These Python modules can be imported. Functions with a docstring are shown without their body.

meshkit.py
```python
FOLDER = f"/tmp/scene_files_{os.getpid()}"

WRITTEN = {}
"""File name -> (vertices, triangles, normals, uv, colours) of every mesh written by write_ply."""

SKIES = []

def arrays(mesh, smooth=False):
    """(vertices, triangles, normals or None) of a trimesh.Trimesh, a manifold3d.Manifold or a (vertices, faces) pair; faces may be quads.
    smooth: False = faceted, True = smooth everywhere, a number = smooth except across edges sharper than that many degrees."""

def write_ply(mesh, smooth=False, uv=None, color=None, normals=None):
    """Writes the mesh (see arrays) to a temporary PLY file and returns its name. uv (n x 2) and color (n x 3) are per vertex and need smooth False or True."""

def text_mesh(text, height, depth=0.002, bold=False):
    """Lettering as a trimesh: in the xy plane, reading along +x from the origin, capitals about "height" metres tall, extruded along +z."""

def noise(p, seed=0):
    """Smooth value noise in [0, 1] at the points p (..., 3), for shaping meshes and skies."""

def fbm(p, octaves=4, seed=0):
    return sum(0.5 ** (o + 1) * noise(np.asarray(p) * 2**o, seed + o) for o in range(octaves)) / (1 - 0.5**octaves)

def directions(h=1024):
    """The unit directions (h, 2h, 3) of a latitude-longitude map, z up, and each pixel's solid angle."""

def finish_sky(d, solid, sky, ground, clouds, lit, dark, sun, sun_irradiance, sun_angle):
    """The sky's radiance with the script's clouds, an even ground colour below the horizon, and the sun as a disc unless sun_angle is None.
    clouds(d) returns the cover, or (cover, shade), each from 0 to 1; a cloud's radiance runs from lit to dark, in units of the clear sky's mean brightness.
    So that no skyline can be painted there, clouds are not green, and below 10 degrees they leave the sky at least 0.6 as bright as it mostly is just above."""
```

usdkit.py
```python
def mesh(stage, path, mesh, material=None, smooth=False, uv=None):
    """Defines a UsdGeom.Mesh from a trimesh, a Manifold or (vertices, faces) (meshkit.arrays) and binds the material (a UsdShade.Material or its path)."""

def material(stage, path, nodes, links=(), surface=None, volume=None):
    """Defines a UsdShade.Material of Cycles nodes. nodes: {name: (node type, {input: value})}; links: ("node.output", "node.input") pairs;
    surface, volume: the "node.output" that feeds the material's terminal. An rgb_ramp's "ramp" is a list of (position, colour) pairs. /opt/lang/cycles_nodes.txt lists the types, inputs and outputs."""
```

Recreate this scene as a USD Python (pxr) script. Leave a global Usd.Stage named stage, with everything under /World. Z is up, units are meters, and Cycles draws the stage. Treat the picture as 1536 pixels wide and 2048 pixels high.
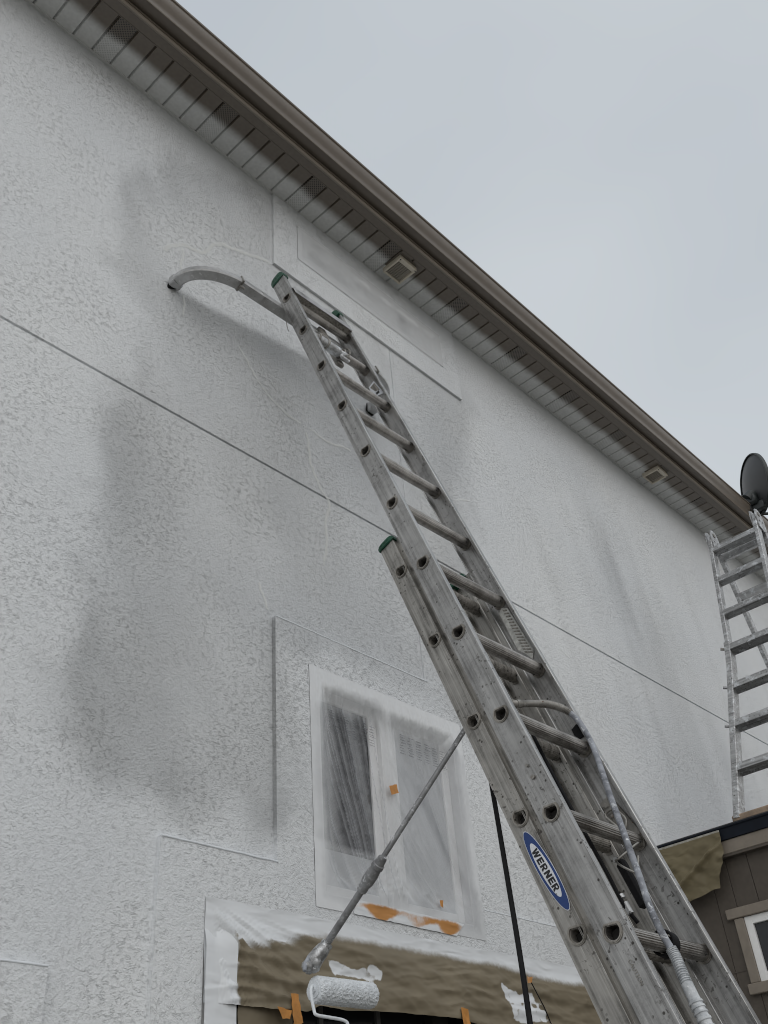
import math, numpy as np, trimesh, shapely, usdkit, meshkit
from pxr import Usd, UsdGeom, UsdLux, UsdShade, Gf, Sdf, Vt
from shapely.geometry import Polygon, Point
from shapely import affinity

stage = Usd.Stage.CreateInMemory()
UsdGeom.Xform.Define(stage, '/World')
UsdGeom.Scope.Define(stage, '/World/Looks')
T = Sdf.ValueTypeNames

# ------------------------------------------------------------------ camera, sky, sun, exposure
RM = np.array([[0.6833074, -0.7265798, -0.0719224], [0.3930420, 0.4490624, -0.8024095], [0.6153121, 0.5200239, 0.5924240]])
FPX = 1973.556                    # focal length in pixels of a 1536 wide picture
CAM = np.array([0.0, -2.4, 1.6])  # the wall stands in the plane y = 0
cam = UsdGeom.Camera.Define(stage, '/World/camera')
m = np.eye(4)
m[0, :3], m[1, :3], m[2, :3], m[3, :3] = RM[0], -RM[1], -RM[2], CAM
cam.AddTransformOp().Set(Gf.Matrix4d(m.tolist()))
cam.CreateHorizontalApertureAttr(36.0)
cam.CreateFocalLengthAttr(36.0 * FPX / 1536)
cam.CreateClippingRangeAttr(Gf.Vec2f(0.05, 5000))
cam.CreateExposureAttr(0.0)

SUN_EL, SUN_DIR = 46.0, np.array([-0.55, -0.83])      # towards the sun: behind the camera's left shoulder, veiled by cloud
SUN_ROT = math.atan2(SUN_DIR[0], SUN_DIR[1])
SKYGAIN = 0.1
dome = UsdLux.DomeLight.Define(stage, '/World/sky')
usdkit.material(stage, '/World/Looks/sky_air', {
    'sky': ('sky_texture', {'sky_type': 'single_scattering', 'sun_disc': False, 'sun_elevation': math.radians(SUN_EL), 'sun_rotation': SUN_ROT}),
    'tc': ('texture_coordinate', {}),
    'map': ('mapping', {'mapping_type': 'point', 'scale': (1.0, 1.0, 1.7)}),
    'n': ('noise_texture', {'scale': 1.5, 'detail': 3.0, 'roughness': 0.42, 'distortion': 0.2}),
    'xyz': ('separate_xyz', {}), 'low': ('math', {'math_type': 'multiply_add', 'value2': -1.1, 'value3': 0.70}), 'sum': ('math', {'math_type': 'add'}),
    'ramp': ('rgb_ramp', {'ramp': [(0.20, (5.3, 5.75, 6.15)), (0.5, (6.3, 6.7, 7.0)), (0.8, (8.3, 8.2, 8.05))]}),
    'mix': ('mix_color', {'fac': 0.93, 'use_clamp': True}),
    'bg': ('background_shader', {'strength': SKYGAIN})},
    [('tc.generated', 'map.vector'), ('map.vector', 'n.vector'), ('tc.generated', 'xyz.vector'), ('xyz.z', 'low.value1'), ('n.fac', 'sum.value1'), ('low.value', 'sum.value2'), ('sum.value', 'ramp.fac'), ('sky.color', 'mix.a'), ('ramp.color', 'mix.b'), ('mix.result', 'bg.color')], surface='bg.background')
UsdShade.MaterialBindingAPI.Apply(dome.GetPrim()).Bind(UsdShade.Material.Get(stage, '/World/Looks/sky_air'))
dome.GetPrim().SetCustomDataByKey('kind', 'structure')
sun = UsdLux.DistantLight.Define(stage, '/World/sun')
sun.CreateIntensityAttr(0.24)
sun.CreateAngleAttr(70.0)
sun.CreateColorAttr(Gf.Vec3f(1.0, 0.985, 0.96))
sun.GetPrim().CreateAttribute('inputs:normalize', T.Bool).Set(True)
sd = np.array([SUN_DIR[0] * math.cos(math.radians(SUN_EL)), SUN_DIR[1] * math.cos(math.radians(SUN_EL)), math.sin(math.radians(SUN_EL))])
sd /= np.linalg.norm(sd)
zx = sd
xx = np.cross([0, 0, 1], zx); xx /= np.linalg.norm(xx)
yx = np.cross(zx, xx)
m = np.eye(4); m[0, :3], m[1, :3], m[2, :3] = xx, yx, zx
sun.AddTransformOp().Set(Gf.Matrix4d(m.tolist()))


def ray(px, py):
    return RM.T @ np.array([(px - 768) / FPX, (py - 1024) / FPX, 1.0])


def at(px, py, y=0.0):
    v = ray(px, py); return CAM + v * ((y + 2.4) / v[1])


def at_plane(px, py, p0, n):
    v = ray(px, py); return CAM + v * (((p0 - CAM) @ n) / (v @ n))


def wall_xz(px, py):
    p = at(px, py); return np.array([p[0], p[2]])


# ------------------------------------------------------------------ helpers
USED = {}


def numbered(path):
    k = USED.get(path, 0); USED[path] = k + 1
    return path if k == 0 else '%s_%03d' % (path, k)


def thing(name, label, cat, group=None, xf=None):
    p = numbered('/World/' + name)
    x = UsdGeom.Xform.Define(stage, p)
    if xf is not None:
        x.AddTransformOp().Set(Gf.Matrix4d(np.asarray(xf).T.tolist()))
    tag(x.GetPrim(), label, cat, group)
    return p


def tag(prim, label=None, cat=None, group=None, kind=None):
    for k, v in (('label', label), ('category', cat), ('group', group), ('kind', kind)):
        if v:
            prim.SetCustomDataByKey(k, v)


def sub(parent, name):
    p = numbered(parent + '/' + name)
    UsdGeom.Xform.Define(stage, p)
    return p


def part(parent, name, mesh, mat, smooth=False, label=None, kind=None, **attrs):
    p = numbered(parent + '/' + name)
    me = usdkit.mesh(stage, p, mesh, '/World/Looks/' + mat, smooth=smooth)
    for k, v in attrs.items():
        UsdGeom.PrimvarsAPI(me).CreatePrimvar(k, T.FloatArray, 'vertex').Set(Vt.FloatArray.FromNumpy(np.asarray(v, np.float32)))
    tag(me.GetPrim(), label, kind=kind)
    return p


def cat(*ms):
    return trimesh.util.concatenate([x for x in ms if x is not None])


def box(a, b, c=0.0):
    a, b = np.minimum(a, b).astype(float), np.maximum(a, b).astype(float)
    if c <= 0:
        return trimesh.creation.box(bounds=[a, b])
    c = min(c, 0.45 * (b - a).min())
    pts = []
    for sx in (0, 1):
        for sy in (0, 1):
            for sz in (0, 1):
                s = np.array([sx, sy, sz])
                q = np.where(s, b, a); d = np.where(s, -c, c)
                for k in range(3):
                    r = q + d; r[k] = q[k]; pts.append(r)
    return trimesh.convex.convex_hull(np.array(pts))


def extr(poly, h, frame):
    """Extrudes a shapely polygon; frame = (origin, ax, ay, an)."""
    me = trimesh.creation.extrude_polygon(poly, h, engine='earcut')
    o, ax, ay, an = [np.asarray(q, float) for q in frame]
    v = me.vertices
    me.vertices = o + v[:, :1] * ax + v[:, 1:2] * ay + v[:, 2:3] * an
    if np.dot(np.cross(ax, ay), an) < 0:
        me.invert()
    return me


def spline(pts, n=8):
    p = np.asarray(pts, float)
    if len(p) < 3:
        return np.linspace(p[0], p[-1], n)
    q = np.vstack([2 * p[0] - p[1], p, 2 * p[-1] - p[-2]])
    out = []
    for i in range(1, len(q) - 2):
        for t in np.linspace(0, 1, n, endpoint=False):
            a, b, c, d = q[i - 1], q[i], q[i + 1], q[i + 2]
            out.append(0.5 * (2 * b + (c - a) * t + (2 * a - 5 * b + 4 * c - d) * t * t + (3 * b - a - 3 * c + d) * t ** 3))
    out.append(p[-1])
    return np.array(out)


def sweep(path, prof, up=(0, 0, 1), scale=None):
    """prof: (n,2) closed profile, or a number / array of radii for a round tube."""
    path = np.asarray(path, float)
    n = len(path)
    if np.ndim(prof) < 2:
        a = np.linspace(0, 2 * np.pi, 12, endpoint=False)
        scale = np.broadcast_to(prof, n); prof = np.stack([np.cos(a), np.sin(a)], 1)
    elif scale is None:
        scale = np.ones(n)
    t = np.gradient(path, axis=0); t /= np.linalg.norm(t, axis=1, keepdims=True)
    s = np.cross(t[0], up)
    if np.linalg.norm(s) < 1e-3:
        s = np.cross(t[0], (1, 0, 0))
    V = []
    for i in range(n):
        s = s - t[i] * (s @ t[i]); s /= np.linalg.norm(s)
        u = np.cross(s, t[i])
        V.append(path[i] + scale[i] * (prof[:, :1] * s + prof[:, 1:] * u))
    k = len(prof); V = np.vstack(V); F = []
    for i in range(n - 1):
        for j in range(k):
            a, b = i * k + j, i * k + (j + 1) % k
            F += [[a, b, b + k], [a, b + k, a + k]]
    c0 = len(V); V = np.vstack([V, path[0], path[-1]])
    for j in range(k):
        F += [[c0, (j + 1) % k, j], [c0 + 1, (n - 1) * k + j, (n - 1) * k + (j + 1) % k]]
    me = trimesh.Trimesh(V, F, process=False)
    if me.volume < 0:
        me.invert()
    return me


def rect(w, h, c=0.003):
    w, h = w / 2, h / 2
    return np.array([(-w + c, -h), (w - c, -h), (w, -h + c), (w, h - c), (w - c, h), (-w + c, h), (-w, h - c), (-w, -h + c)])


def cyl(a, b, r, n=16):
    return sweep([a, b], np.array([(math.cos(q) * r, math.sin(q) * r) for q in np.linspace(0, 2 * np.pi, n, endpoint=False)]), up=(0.13, 0.31, 0.94))


def grid(xs, zs, y, hole=None):
    X, Z = np.meshgrid(xs, zs)
    Y = y(X, Z) if callable(y) else np.full(X.shape, float(y))
    V = np.stack([X, Y, Z], -1).reshape(-1, 3)
    i, j = np.meshgrid(np.arange(len(zs) - 1), np.arange(len(xs) - 1), indexing='ij')
    if hole is not None:
        cx, cz = (xs[:-1] + xs[1:]) / 2, (zs[:-1] + zs[1:]) / 2
        keep = np.ones(i.shape, bool)
        for (a, b, c, d) in hole:
            keep &= ~((cx[None] > a) & (cx[None] < b) & (cz[:, None] > c) & (cz[:, None] < d))
        i, j = i[keep], j[keep]
    a = (i * len(xs) + j).ravel()
    F = np.stack([a, a + 1, a + 1 + len(xs), a + len(xs)], 1)     # faces look towards -y
    F = np.vstack([F[:, [0, 1, 2]], F[:, [0, 2, 3]]])
    return V, F


def lines(a, b, step, *extra):
    g = np.linspace(a, b, max(2, int(round((b - a) / step)) + 1))
    for e in extra:
        g = g[np.abs(g - e) > 1e-3]
        g = np.append(g, e)
    return np.unique(np.round(g, 6))


def sstep(a, b, x):
    t = np.clip((x - a) / (b - a), 0, 1); return t * t * (3 - 2 * t)


def fbm2(x, z, s, seed=0, oct=4, sz=None):
    x = np.asarray(x); z = np.asarray(z)
    return meshkit.fbm(np.stack([x * s, z * (sz or s), np.full(x.shape, 3.3 + seed * 7.1)], -1), oct, seed)


# ------------------------------------------------------------------ materials
def mat(name, nodes, links, surface):
    usdkit.material(stage, '/World/Looks/' + name, nodes, links, surface=surface)


def plain(name, col, rough=0.6, metallic=0.0, var=0.15, scale=14.0, bump=0.0, bscale=60.0, spec=0.5, coat=0.0):
    c = np.array(col)
    nodes = {'tc': ('texture_coordinate', {}), 'n': ('noise_texture', {'scale': scale, 'detail': 5.0, 'roughness': 0.6}),
             'r': ('rgb_ramp', {'ramp': [(0.3, tuple(c * (1 - var))), (0.7, tuple(np.minimum(c * (1 + var), 0.95)))]}),
             'p': ('principled_bsdf', {'roughness': rough, 'metallic': metallic, 'specular_ior_level': spec, 'coat_weight': coat})}
    links = [('tc.object', 'n.vector'), ('n.fac', 'r.fac'), ('r.color', 'p.base_color')]
    if bump:
        nodes['nb'] = ('noise_texture', {'scale': bscale, 'detail': 3.0})
        nodes['b'] = ('bump', {'strength': 0.7, 'distance': bump})
        links += [('tc.object', 'nb.vector'), ('nb.fac', 'b.height'), ('b.normal', 'p.normal')]
    mat(name, nodes, links, 'p.BSDF')


def stucco():
    nodes = {
        'g': ('geometry', {}), 'cov': ('attribute', {'attribute': 'cov'}),
        'nw': ('noise_texture', {'scale': 1.6, 'detail': 1.0}),
        'sw': ('vector_math', {'math_type': 'multiply_add', 'vector2': (0.4, 0.2, 0.4)}),
        'map': ('mapping', {'mapping_type': 'point', 'scale': (0.62, 1.0, 1.35), 'rotation': (0, 0.35, 0)}),
        'c1': ('noise_texture', {'scale': 70.0, 'detail': 3.0, 'roughness': 0.6, 'distortion': 0.5}),
        'd1': ('math', {'math_type': 'subtract', 'value2': 0.5}), 'a1': ('math', {'math_type': 'absolute'}),
        'm1': ('map_range', {'range_type': 'smoothstep', 'from_min': 0.0, 'from_max': 0.052, 'to_min': 1.0, 'to_max': 0.0, 'clamp': True}),
        'k1': ('noise_texture', {'scale': 50.0, 'detail': 3.0, 'roughness': 0.7}),
        'km': ('map_range', {'range_type': 'smoothstep', 'from_min': 0.45, 'from_max': 0.57, 'to_min': 0.0, 'to_max': 1.0, 'clamp': True}),
        'k2': ('noise_texture', {'scale': 2.6, 'detail': 3.0}),
        'km2': ('map_range', {'range_type': 'smoothstep', 'from_min': 0.34, 'from_max': 0.62, 'to_min': 0.45, 'to_max': 1.0, 'clamp': True}),
        'cr0': ('math', {'math_type': 'multiply'}), 'cr': ('math', {'math_type': 'multiply'}),
        'fine': ('noise_texture', {'scale': 150.0, 'detail': 2.0, 'roughness': 0.6}),
        'mid': ('noise_texture', {'scale': 95.0, 'detail': 4.0, 'roughness': 0.65}),
        'f0': ('math', {'math_type': 'multiply_add', 'value2': 0.24, 'value3': -0.12}),
        'f1': ('math', {'math_type': 'multiply_add', 'value2': 0.17, 'value3': -0.085}),
        's1': ('math', {'math_type': 'add'}), 's2': ('math', {'math_type': 'add'}),
        'crk': ('math', {'math_type': 'multiply', 'value2': 0.0}),
        'ock': ('math', {'math_type': 'multiply', 'value2': 0.10}), 'oldc': ('mix_color', {'b': (0.13, 0.13, 0.128)}), 's3': ('math', {'math_type': 'subtract'}),
        'fac': ('map_range', {'range_type': 'smoothstep', 'from_min': -0.2, 'from_max': 0.92, 'to_min': 0.0, 'to_max': 1.0, 'clamp': True}),
        'tone': ('noise_texture', {'scale': 1.3, 'detail': 3.0}),
        'old': ('rgb_ramp', {'ramp': [(0.35, (0.31, 0.32, 0.33)), (0.65, (0.35, 0.355, 0.355))]}),
        'new': ('rgb_ramp', {'ramp': [(0.35, (0.68, 0.70, 0.72)), (0.65, (0.73, 0.745, 0.755))]}),
        'mix': ('mix_color', {}),
        'h1': ('math', {'math_type': 'multiply_add', 'value2': 0.35}), 'h2': ('math', {'math_type': 'multiply_add', 'value2': 1.15}), 'h3': ('math', {'math_type': 'subtract'}), 'crh': ('math', {'math_type': 'multiply', 'value2': 0.48}),
        'b': ('bump', {'strength': 1.0, 'distance': 0.0040}),
        'p': ('principled_bsdf', {'roughness': 0.75, 'specular_ior_level': 0.3})}
    L = [('g.position', 'nw.vector'), ('nw.color', 'sw.vector1'), ('g.position', 'sw.vector3'), ('sw.vector', 'map.vector'), ('map.vector', 'c1.vector'),
         ('c1.fac', 'd1.value1'), ('d1.value', 'a1.value1'), ('a1.value', 'm1.value'), ('g.position', 'k1.vector'), ('k1.fac', 'km.value'), ('g.position', 'k2.vector'), ('k2.fac', 'km2.value'),
         ('m1.result', 'cr0.value1'), ('km.result', 'cr0.value2'), ('cr0.value', 'cr.value1'), ('km2.result', 'cr.value2'),
         ('g.position', 'fine.vector'), ('g.position', 'mid.vector'), ('fine.fac', 'f0.value1'), ('mid.fac', 'f1.value1'), ('f0.value', 's1.value1'), ('f1.value', 's1.value2'),
         ('s1.value', 's2.value1'), ('cov.fac', 's2.value2'), ('cr.value', 'crk.value1'), ('s2.value', 's3.value1'), ('crk.value', 's3.value2'), ('s3.value', 'fac.value'),
         ('g.position', 'tone.vector'), ('tone.fac', 'old.fac'), ('tone.fac', 'new.fac'), ('fac.result', 'mix.fac'), ('cr.value', 'ock.value1'), ('ock.value', 'oldc.fac'), ('old.color', 'oldc.a'), ('oldc.result', 'mix.a'), ('new.color', 'mix.b'), ('mix.result', 'p.base_color'),
         ('fine.fac', 'h1.value1'), ('mid.fac', 'h1.value3'), ('h1.value', 'h2.value1'), ('h2.value', 'h3.value1'), ('cr.value', 'crh.value1'), ('crh.value', 'h3.value2'), ('h3.value', 'b.height'), ('b.normal', 'p.normal')]
    mat('stucco', nodes, L, 'p.BSDF')


stucco()


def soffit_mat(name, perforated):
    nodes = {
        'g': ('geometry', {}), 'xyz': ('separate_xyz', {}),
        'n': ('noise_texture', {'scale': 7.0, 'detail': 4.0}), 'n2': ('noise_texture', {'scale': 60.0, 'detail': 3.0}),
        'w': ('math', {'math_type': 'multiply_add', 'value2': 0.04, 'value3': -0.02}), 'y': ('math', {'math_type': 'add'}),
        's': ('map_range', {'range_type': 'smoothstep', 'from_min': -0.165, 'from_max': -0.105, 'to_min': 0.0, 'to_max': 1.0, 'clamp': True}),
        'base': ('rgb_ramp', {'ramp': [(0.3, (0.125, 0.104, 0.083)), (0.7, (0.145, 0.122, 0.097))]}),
        'over': ('rgb_ramp', {'ramp': [(0.3, (0.58, 0.59, 0.585)), (0.7, (0.66, 0.67, 0.665))]}),  # paler tone towards the wall, giving way to the base taupe
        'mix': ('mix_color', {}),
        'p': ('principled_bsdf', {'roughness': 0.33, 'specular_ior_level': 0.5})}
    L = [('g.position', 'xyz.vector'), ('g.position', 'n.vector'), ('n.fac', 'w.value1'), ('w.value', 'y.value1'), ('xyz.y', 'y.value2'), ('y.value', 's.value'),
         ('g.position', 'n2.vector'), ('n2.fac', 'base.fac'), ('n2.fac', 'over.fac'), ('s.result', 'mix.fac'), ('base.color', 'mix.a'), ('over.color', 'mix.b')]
    if perforated:
        nodes.update({'map': ('mapping', {'mapping_type': 'point', 'rotation': (0, 0, math.radians(45)), 'scale': (1, 1, 0)}),
                      'v': ('voronoi_texture', {'dimensions': '2D', 'feature': 'f1', 'scale': 92.0, 'randomness': 0.0}),
                      'hole': ('map_range', {'range_type': 'smoothstep', 'from_min': 0.27, 'from_max': 0.40, 'to_min': 1.0, 'to_max': 0.0, 'clamp': True}),
                      'hole_fade': ('map_range', {'range_type': 'smoothstep', 'from_min': 0.0, 'from_max': 1.0, 'to_min': 1.0, 'to_max': 0.25, 'clamp': True}),
                      'hf': ('math', {'math_type': 'multiply'}), 'mh': ('mix_color', {'b': (0.012, 0.011, 0.01)})})
        L += [('g.position', 'map.vector'), ('map.vector', 'v.vector'), ('v.distance', 'hole.value'), ('s.result', 'hole_fade.value'), ('hole.result', 'hf.value1'), ('hole_fade.result', 'hf.value2'),
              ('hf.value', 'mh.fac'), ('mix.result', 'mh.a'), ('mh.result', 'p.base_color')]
    else:
        L += [('mix.result', 'p.base_color')]
    mat(name, nodes, L, 'p.BSDF')


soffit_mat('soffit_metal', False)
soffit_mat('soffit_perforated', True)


def metal(name, bright, dark, dirt, rough, streak=(90, 2.2, 90), spot=0.35, metallic=0.75, spray=0.0):
    b, d = np.array(bright), np.array(dark)
    nodes = {
        'tc': ('texture_coordinate', {}), 'ms': ('mapping', {'mapping_type': 'point', 'scale': streak}),
        'st': ('noise_texture', {'scale': 1.0, 'detail': 4.0, 'roughness': 0.6}),
        'bl': ('noise_texture', {'scale': 9.0, 'detail': 6.0, 'roughness': 0.68}),
        'sp': ('noise_texture', {'scale': 75.0, 'detail': 3.0, 'roughness': 0.6, 'distortion': 0.6}),
        'mk': ('noise_texture', {'scale': 5.0, 'detail': 2.0}),
        'ad': ('math', {'math_type': 'multiply_add', 'value2': 0.85}), 'blh': ('math', {'math_type': 'multiply', 'value2': 0.55}),
        'rp': ('rgb_ramp', {'ramp': [(0.52, tuple(d)), (0.70, tuple(d * .45 + b * .55)), (0.88, tuple(b))]}),
        'spr': ('map_range', {'range_type': 'smoothstep', 'from_min': 0.58, 'from_max': 0.66, 'to_min': 0.0, 'to_max': 1.0, 'clamp': True}),
        'mkr': ('map_range', {'range_type': 'smoothstep', 'from_min': 0.45, 'from_max': 0.62, 'to_min': 0.0, 'to_max': spot, 'clamp': True}),
        'sm': ('math', {'math_type': 'multiply'}),
        'mx': ('mix_color', {'b': dirt}),
        'vo': ('voronoi_texture', {'feature': 'f1', 'scale': 58.0, 'randomness': 1.0}),
        'vr': ('map_range', {'range_type': 'smoothstep', 'from_min': 0.14, 'from_max': 0.24, 'to_min': 1.0, 'to_max': 0.0, 'clamp': True}),
        'vm': ('map_range', {'range_type': 'smoothstep', 'from_min': 0.50, 'from_max': 0.60, 'to_min': 0.0, 'to_max': spot * 1.3, 'clamp': True}), 'vn': ('noise_texture', {'scale': 14.0, 'detail': 3.0}),
        'vs': ('math', {'math_type': 'multiply'}), 'smx': ('math', {'math_type': 'maximum'}),
        'sc': ('mapping', {'mapping_type': 'point', 'scale': tuple(np.array(streak) * 3.2)}), 'sn': ('noise_texture', {'scale': 1.0, 'detail': 2.0, 'roughness': 0.5}),
        'sr': ('map_range', {'range_type': 'smoothstep', 'from_min': 0.62, 'from_max': 0.72, 'to_min': 0.0, 'to_max': 0.55, 'clamp': True}), 'sx': ('mix_color', {'b': tuple(np.minimum(b * 1.35, .8))}),
        'me': ('map_range', {'from_min': 0.0, 'from_max': 1.0, 'to_min': metallic, 'to_max': 0.1, 'clamp': True}),
        'ro': ('map_range', {'from_min': 0.35, 'from_max': 0.7, 'to_min': rough - 0.08, 'to_max': rough + 0.15, 'clamp': True}),
        'bu': ('bump', {'strength': 0.35, 'distance': 0.0012}),
        'p': ('principled_bsdf', {'specular_ior_level': 0.5})}
    L = [('tc.object', 'ms.vector'), ('ms.vector', 'st.vector'), ('tc.object', 'bl.vector'), ('tc.object', 'sp.vector'), ('tc.object', 'mk.vector'),
         ('st.fac', 'ad.value1'), ('bl.fac', 'blh.value1'), ('blh.value', 'ad.value3'), ('ad.value', 'rp.fac'), ('sp.fac', 'spr.value'), ('mk.fac', 'mkr.value'), ('spr.result', 'sm.value1'), ('mkr.result', 'sm.value2'),
         ('tc.object', 'vo.vector'), ('vo.distance', 'vr.value'), ('tc.object', 'vn.vector'), ('vn.fac', 'vm.value'), ('vr.result', 'vs.value1'), ('vm.result', 'vs.value2'), ('vs.value', 'smx.value1'), ('sm.value', 'smx.value2'),
         ('tc.object', 'sc.vector'), ('sc.vector', 'sn.vector'), ('sn.fac', 'sr.value'), ('sr.result', 'sx.fac'), ('rp.color', 'sx.a'), ('smx.value', 'mx.fac'), ('sx.result', 'mx.a'), ('smx.value', 'me.value'), ('me.result', 'p.metallic'), ('bl.fac', 'ro.value'), ('ro.result', 'p.roughness'),
         ('st.fac', 'bu.height'), ('bu.normal', 'p.normal')]
    if spray:
        nodes.update({'wn': ('noise_texture', {'scale': 26.0, 'detail': 5.0, 'roughness': 0.7}),
                      'wr': ('map_range', {'range_type': 'smoothstep', 'from_min': 0.52, 'from_max': 0.62, 'to_min': 0.0, 'to_max': spray, 'clamp': True}),
                      'mw': ('mix_color', {'b': (0.62, 0.64, 0.66)})})
        L += [('tc.object', 'wn.vector'), ('wn.fac', 'wr.value'), ('wr.result', 'mw.fac'), ('mx.result', 'mw.a'), ('mw.result', 'p.base_color')]
    else:
        L += [('mx.result', 'p.base_color')]
    mat(name, nodes, L, 'p.BSDF')


metal('fly_aluminium', (0.46, 0.455, 0.448), (0.20, 0.197, 0.192), (0.045, 0.041, 0.037), 0.34, spot=0.8, metallic=0.9)
metal('base_aluminium', (0.44, 0.425, 0.40), (0.14, 0.134, 0.124), (0.05, 0.044, 0.038), 0.40, spot=0.8, metallic=0.85)
metal('grimy_aluminium', (0.36, 0.34, 0.31), (0.10, 0.092, 0.082), (0.04, 0.036, 0.03), 0.6, spot=0.9, metallic=0.5)
metal('rung_aluminium', (0.49, 0.472, 0.45), (0.16, 0.149, 0.135), (0.04, 0.032, 0.025), 0.30, streak=(2.2, 90, 90), spot=0.3, metallic=0.92)
metal('collar_aluminium', (0.36, 0.34, 0.31), (0.14, 0.13, 0.115), (0.04, 0.036, 0.03), 0.42, spot=0.5)
metal('splashed_aluminium', (0.46, 0.465, 0.47), (0.20, 0.20, 0.20), (0.05, 0.046, 0.042), 0.42, spot=0.9, spray=0.75, metallic=0.6)
metal('arm_aluminium', (0.52, 0.525, 0.53), (0.36, 0.36, 0.36), (0.12, 0.11, 0.10), 0.38, streak=(20, 20, 20), spot=0.3)
metal('worn_steel', (0.34, 0.33, 0.31), (0.15, 0.14, 0.125), (0.10, 0.05, 0.03), 0.5, streak=(20, 20, 20), spot=0.7)
metal('pole_metal', (0.30, 0.305, 0.31), (0.14, 0.14, 0.145), (0.55, 0.56, 0.58), 0.5, streak=(20, 20, 20), spot=0.9, metallic=0.4)
metal('hose_rubber', (0.36, 0.38, 0.42), (0.10, 0.105, 0.12), (0.62, 0.64, 0.66), 0.7, streak=(30, 30, 30), spot=0.9, metallic=0.0)
metal('splashed_hose', (0.66, 0.68, 0.70), (0.34, 0.36, 0.38), (0.12, 0.13, 0.14), 0.6, streak=(60, 60, 60), spot=0.7, metallic=0.0)
plain('taupe_gutter', (0.135, 0.112, 0.09), 0.35, var=0.08)
plain('taupe_fascia', (0.115, 0.097, 0.078), 0.4, var=0.08)
plain('taupe_trim', (0.20, 0.172, 0.14), 0.4, var=0.08)
plain('dark_void', (0.012, 0.011, 0.010), 0.8)
plain('vent_plastic', (0.60, 0.55, 0.46), 0.5, var=0.1)
plain('vent_screen', (0.30, 0.275, 0.235), 0.7, var=0.3, scale=300)
plain('white_vinyl', (0.74, 0.74, 0.73), 0.4, var=0.04)
plain('window_vinyl', (0.58, 0.585, 0.59), 0.4, var=0.06)
plain('grey_blind', (0.36, 0.37, 0.38), 0.6, var=0.06)
plain('dark_glass', (0.018, 0.02, 0.022), 0.06, var=0.1, spec=0.6)
plain('orange_tape', (0.50, 0.22, 0.05), 0.6, var=0.2, scale=40)
plain('green_plastic', (0.006, 0.055, 0.03), 0.35, var=0.5, scale=60)
plain('black_rubber', (0.008, 0.008, 0.009), 0.75, var=0.3, scale=80, spec=0.2)
plain('grey_rubber', (0.08, 0.08, 0.08), 0.8, var=0.3)
plain('label_blue', (0.010, 0.038, 0.155), 0.35, var=0.1)
plain('label_white', (0.62, 0.64, 0.68), 0.4, var=0.08)
plain('label_black', (0.006, 0.006, 0.008), 0.4, var=0.2)
plain('sticker_paper', (0.42, 0.42, 0.40), 0.5, var=0.4, scale=60)
plain('wet_paint', (0.66, 0.69, 0.72), 0.6, var=0.1, scale=50, bump=0.002, bscale=180)
plain('brown_siding', (0.072, 0.06, 0.048), 0.7, var=0.12, scale=30, bump=0.001, bscale=120)
plain('beige_trim', (0.20, 0.172, 0.14), 0.6, var=0.1, scale=20, bump=0.001)
plain('navy_drip', (0.004, 0.0065, 0.012), 0.6, var=0.3, spec=0.2)
plain('shingle', (0.06, 0.058, 0.055), 0.9, var=0.4, scale=60, bump=0.004)
plain('dish_grey', (0.03, 0.032, 0.035), 0.5, var=0.1)
plain('dish_dark', (0.012, 0.016, 0.016), 0.45, var=0.2)
plain('gravel', (0.20, 0.19, 0.17), 0.9, var=0.4, scale=25, bump=0.02, bscale=40)
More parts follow.
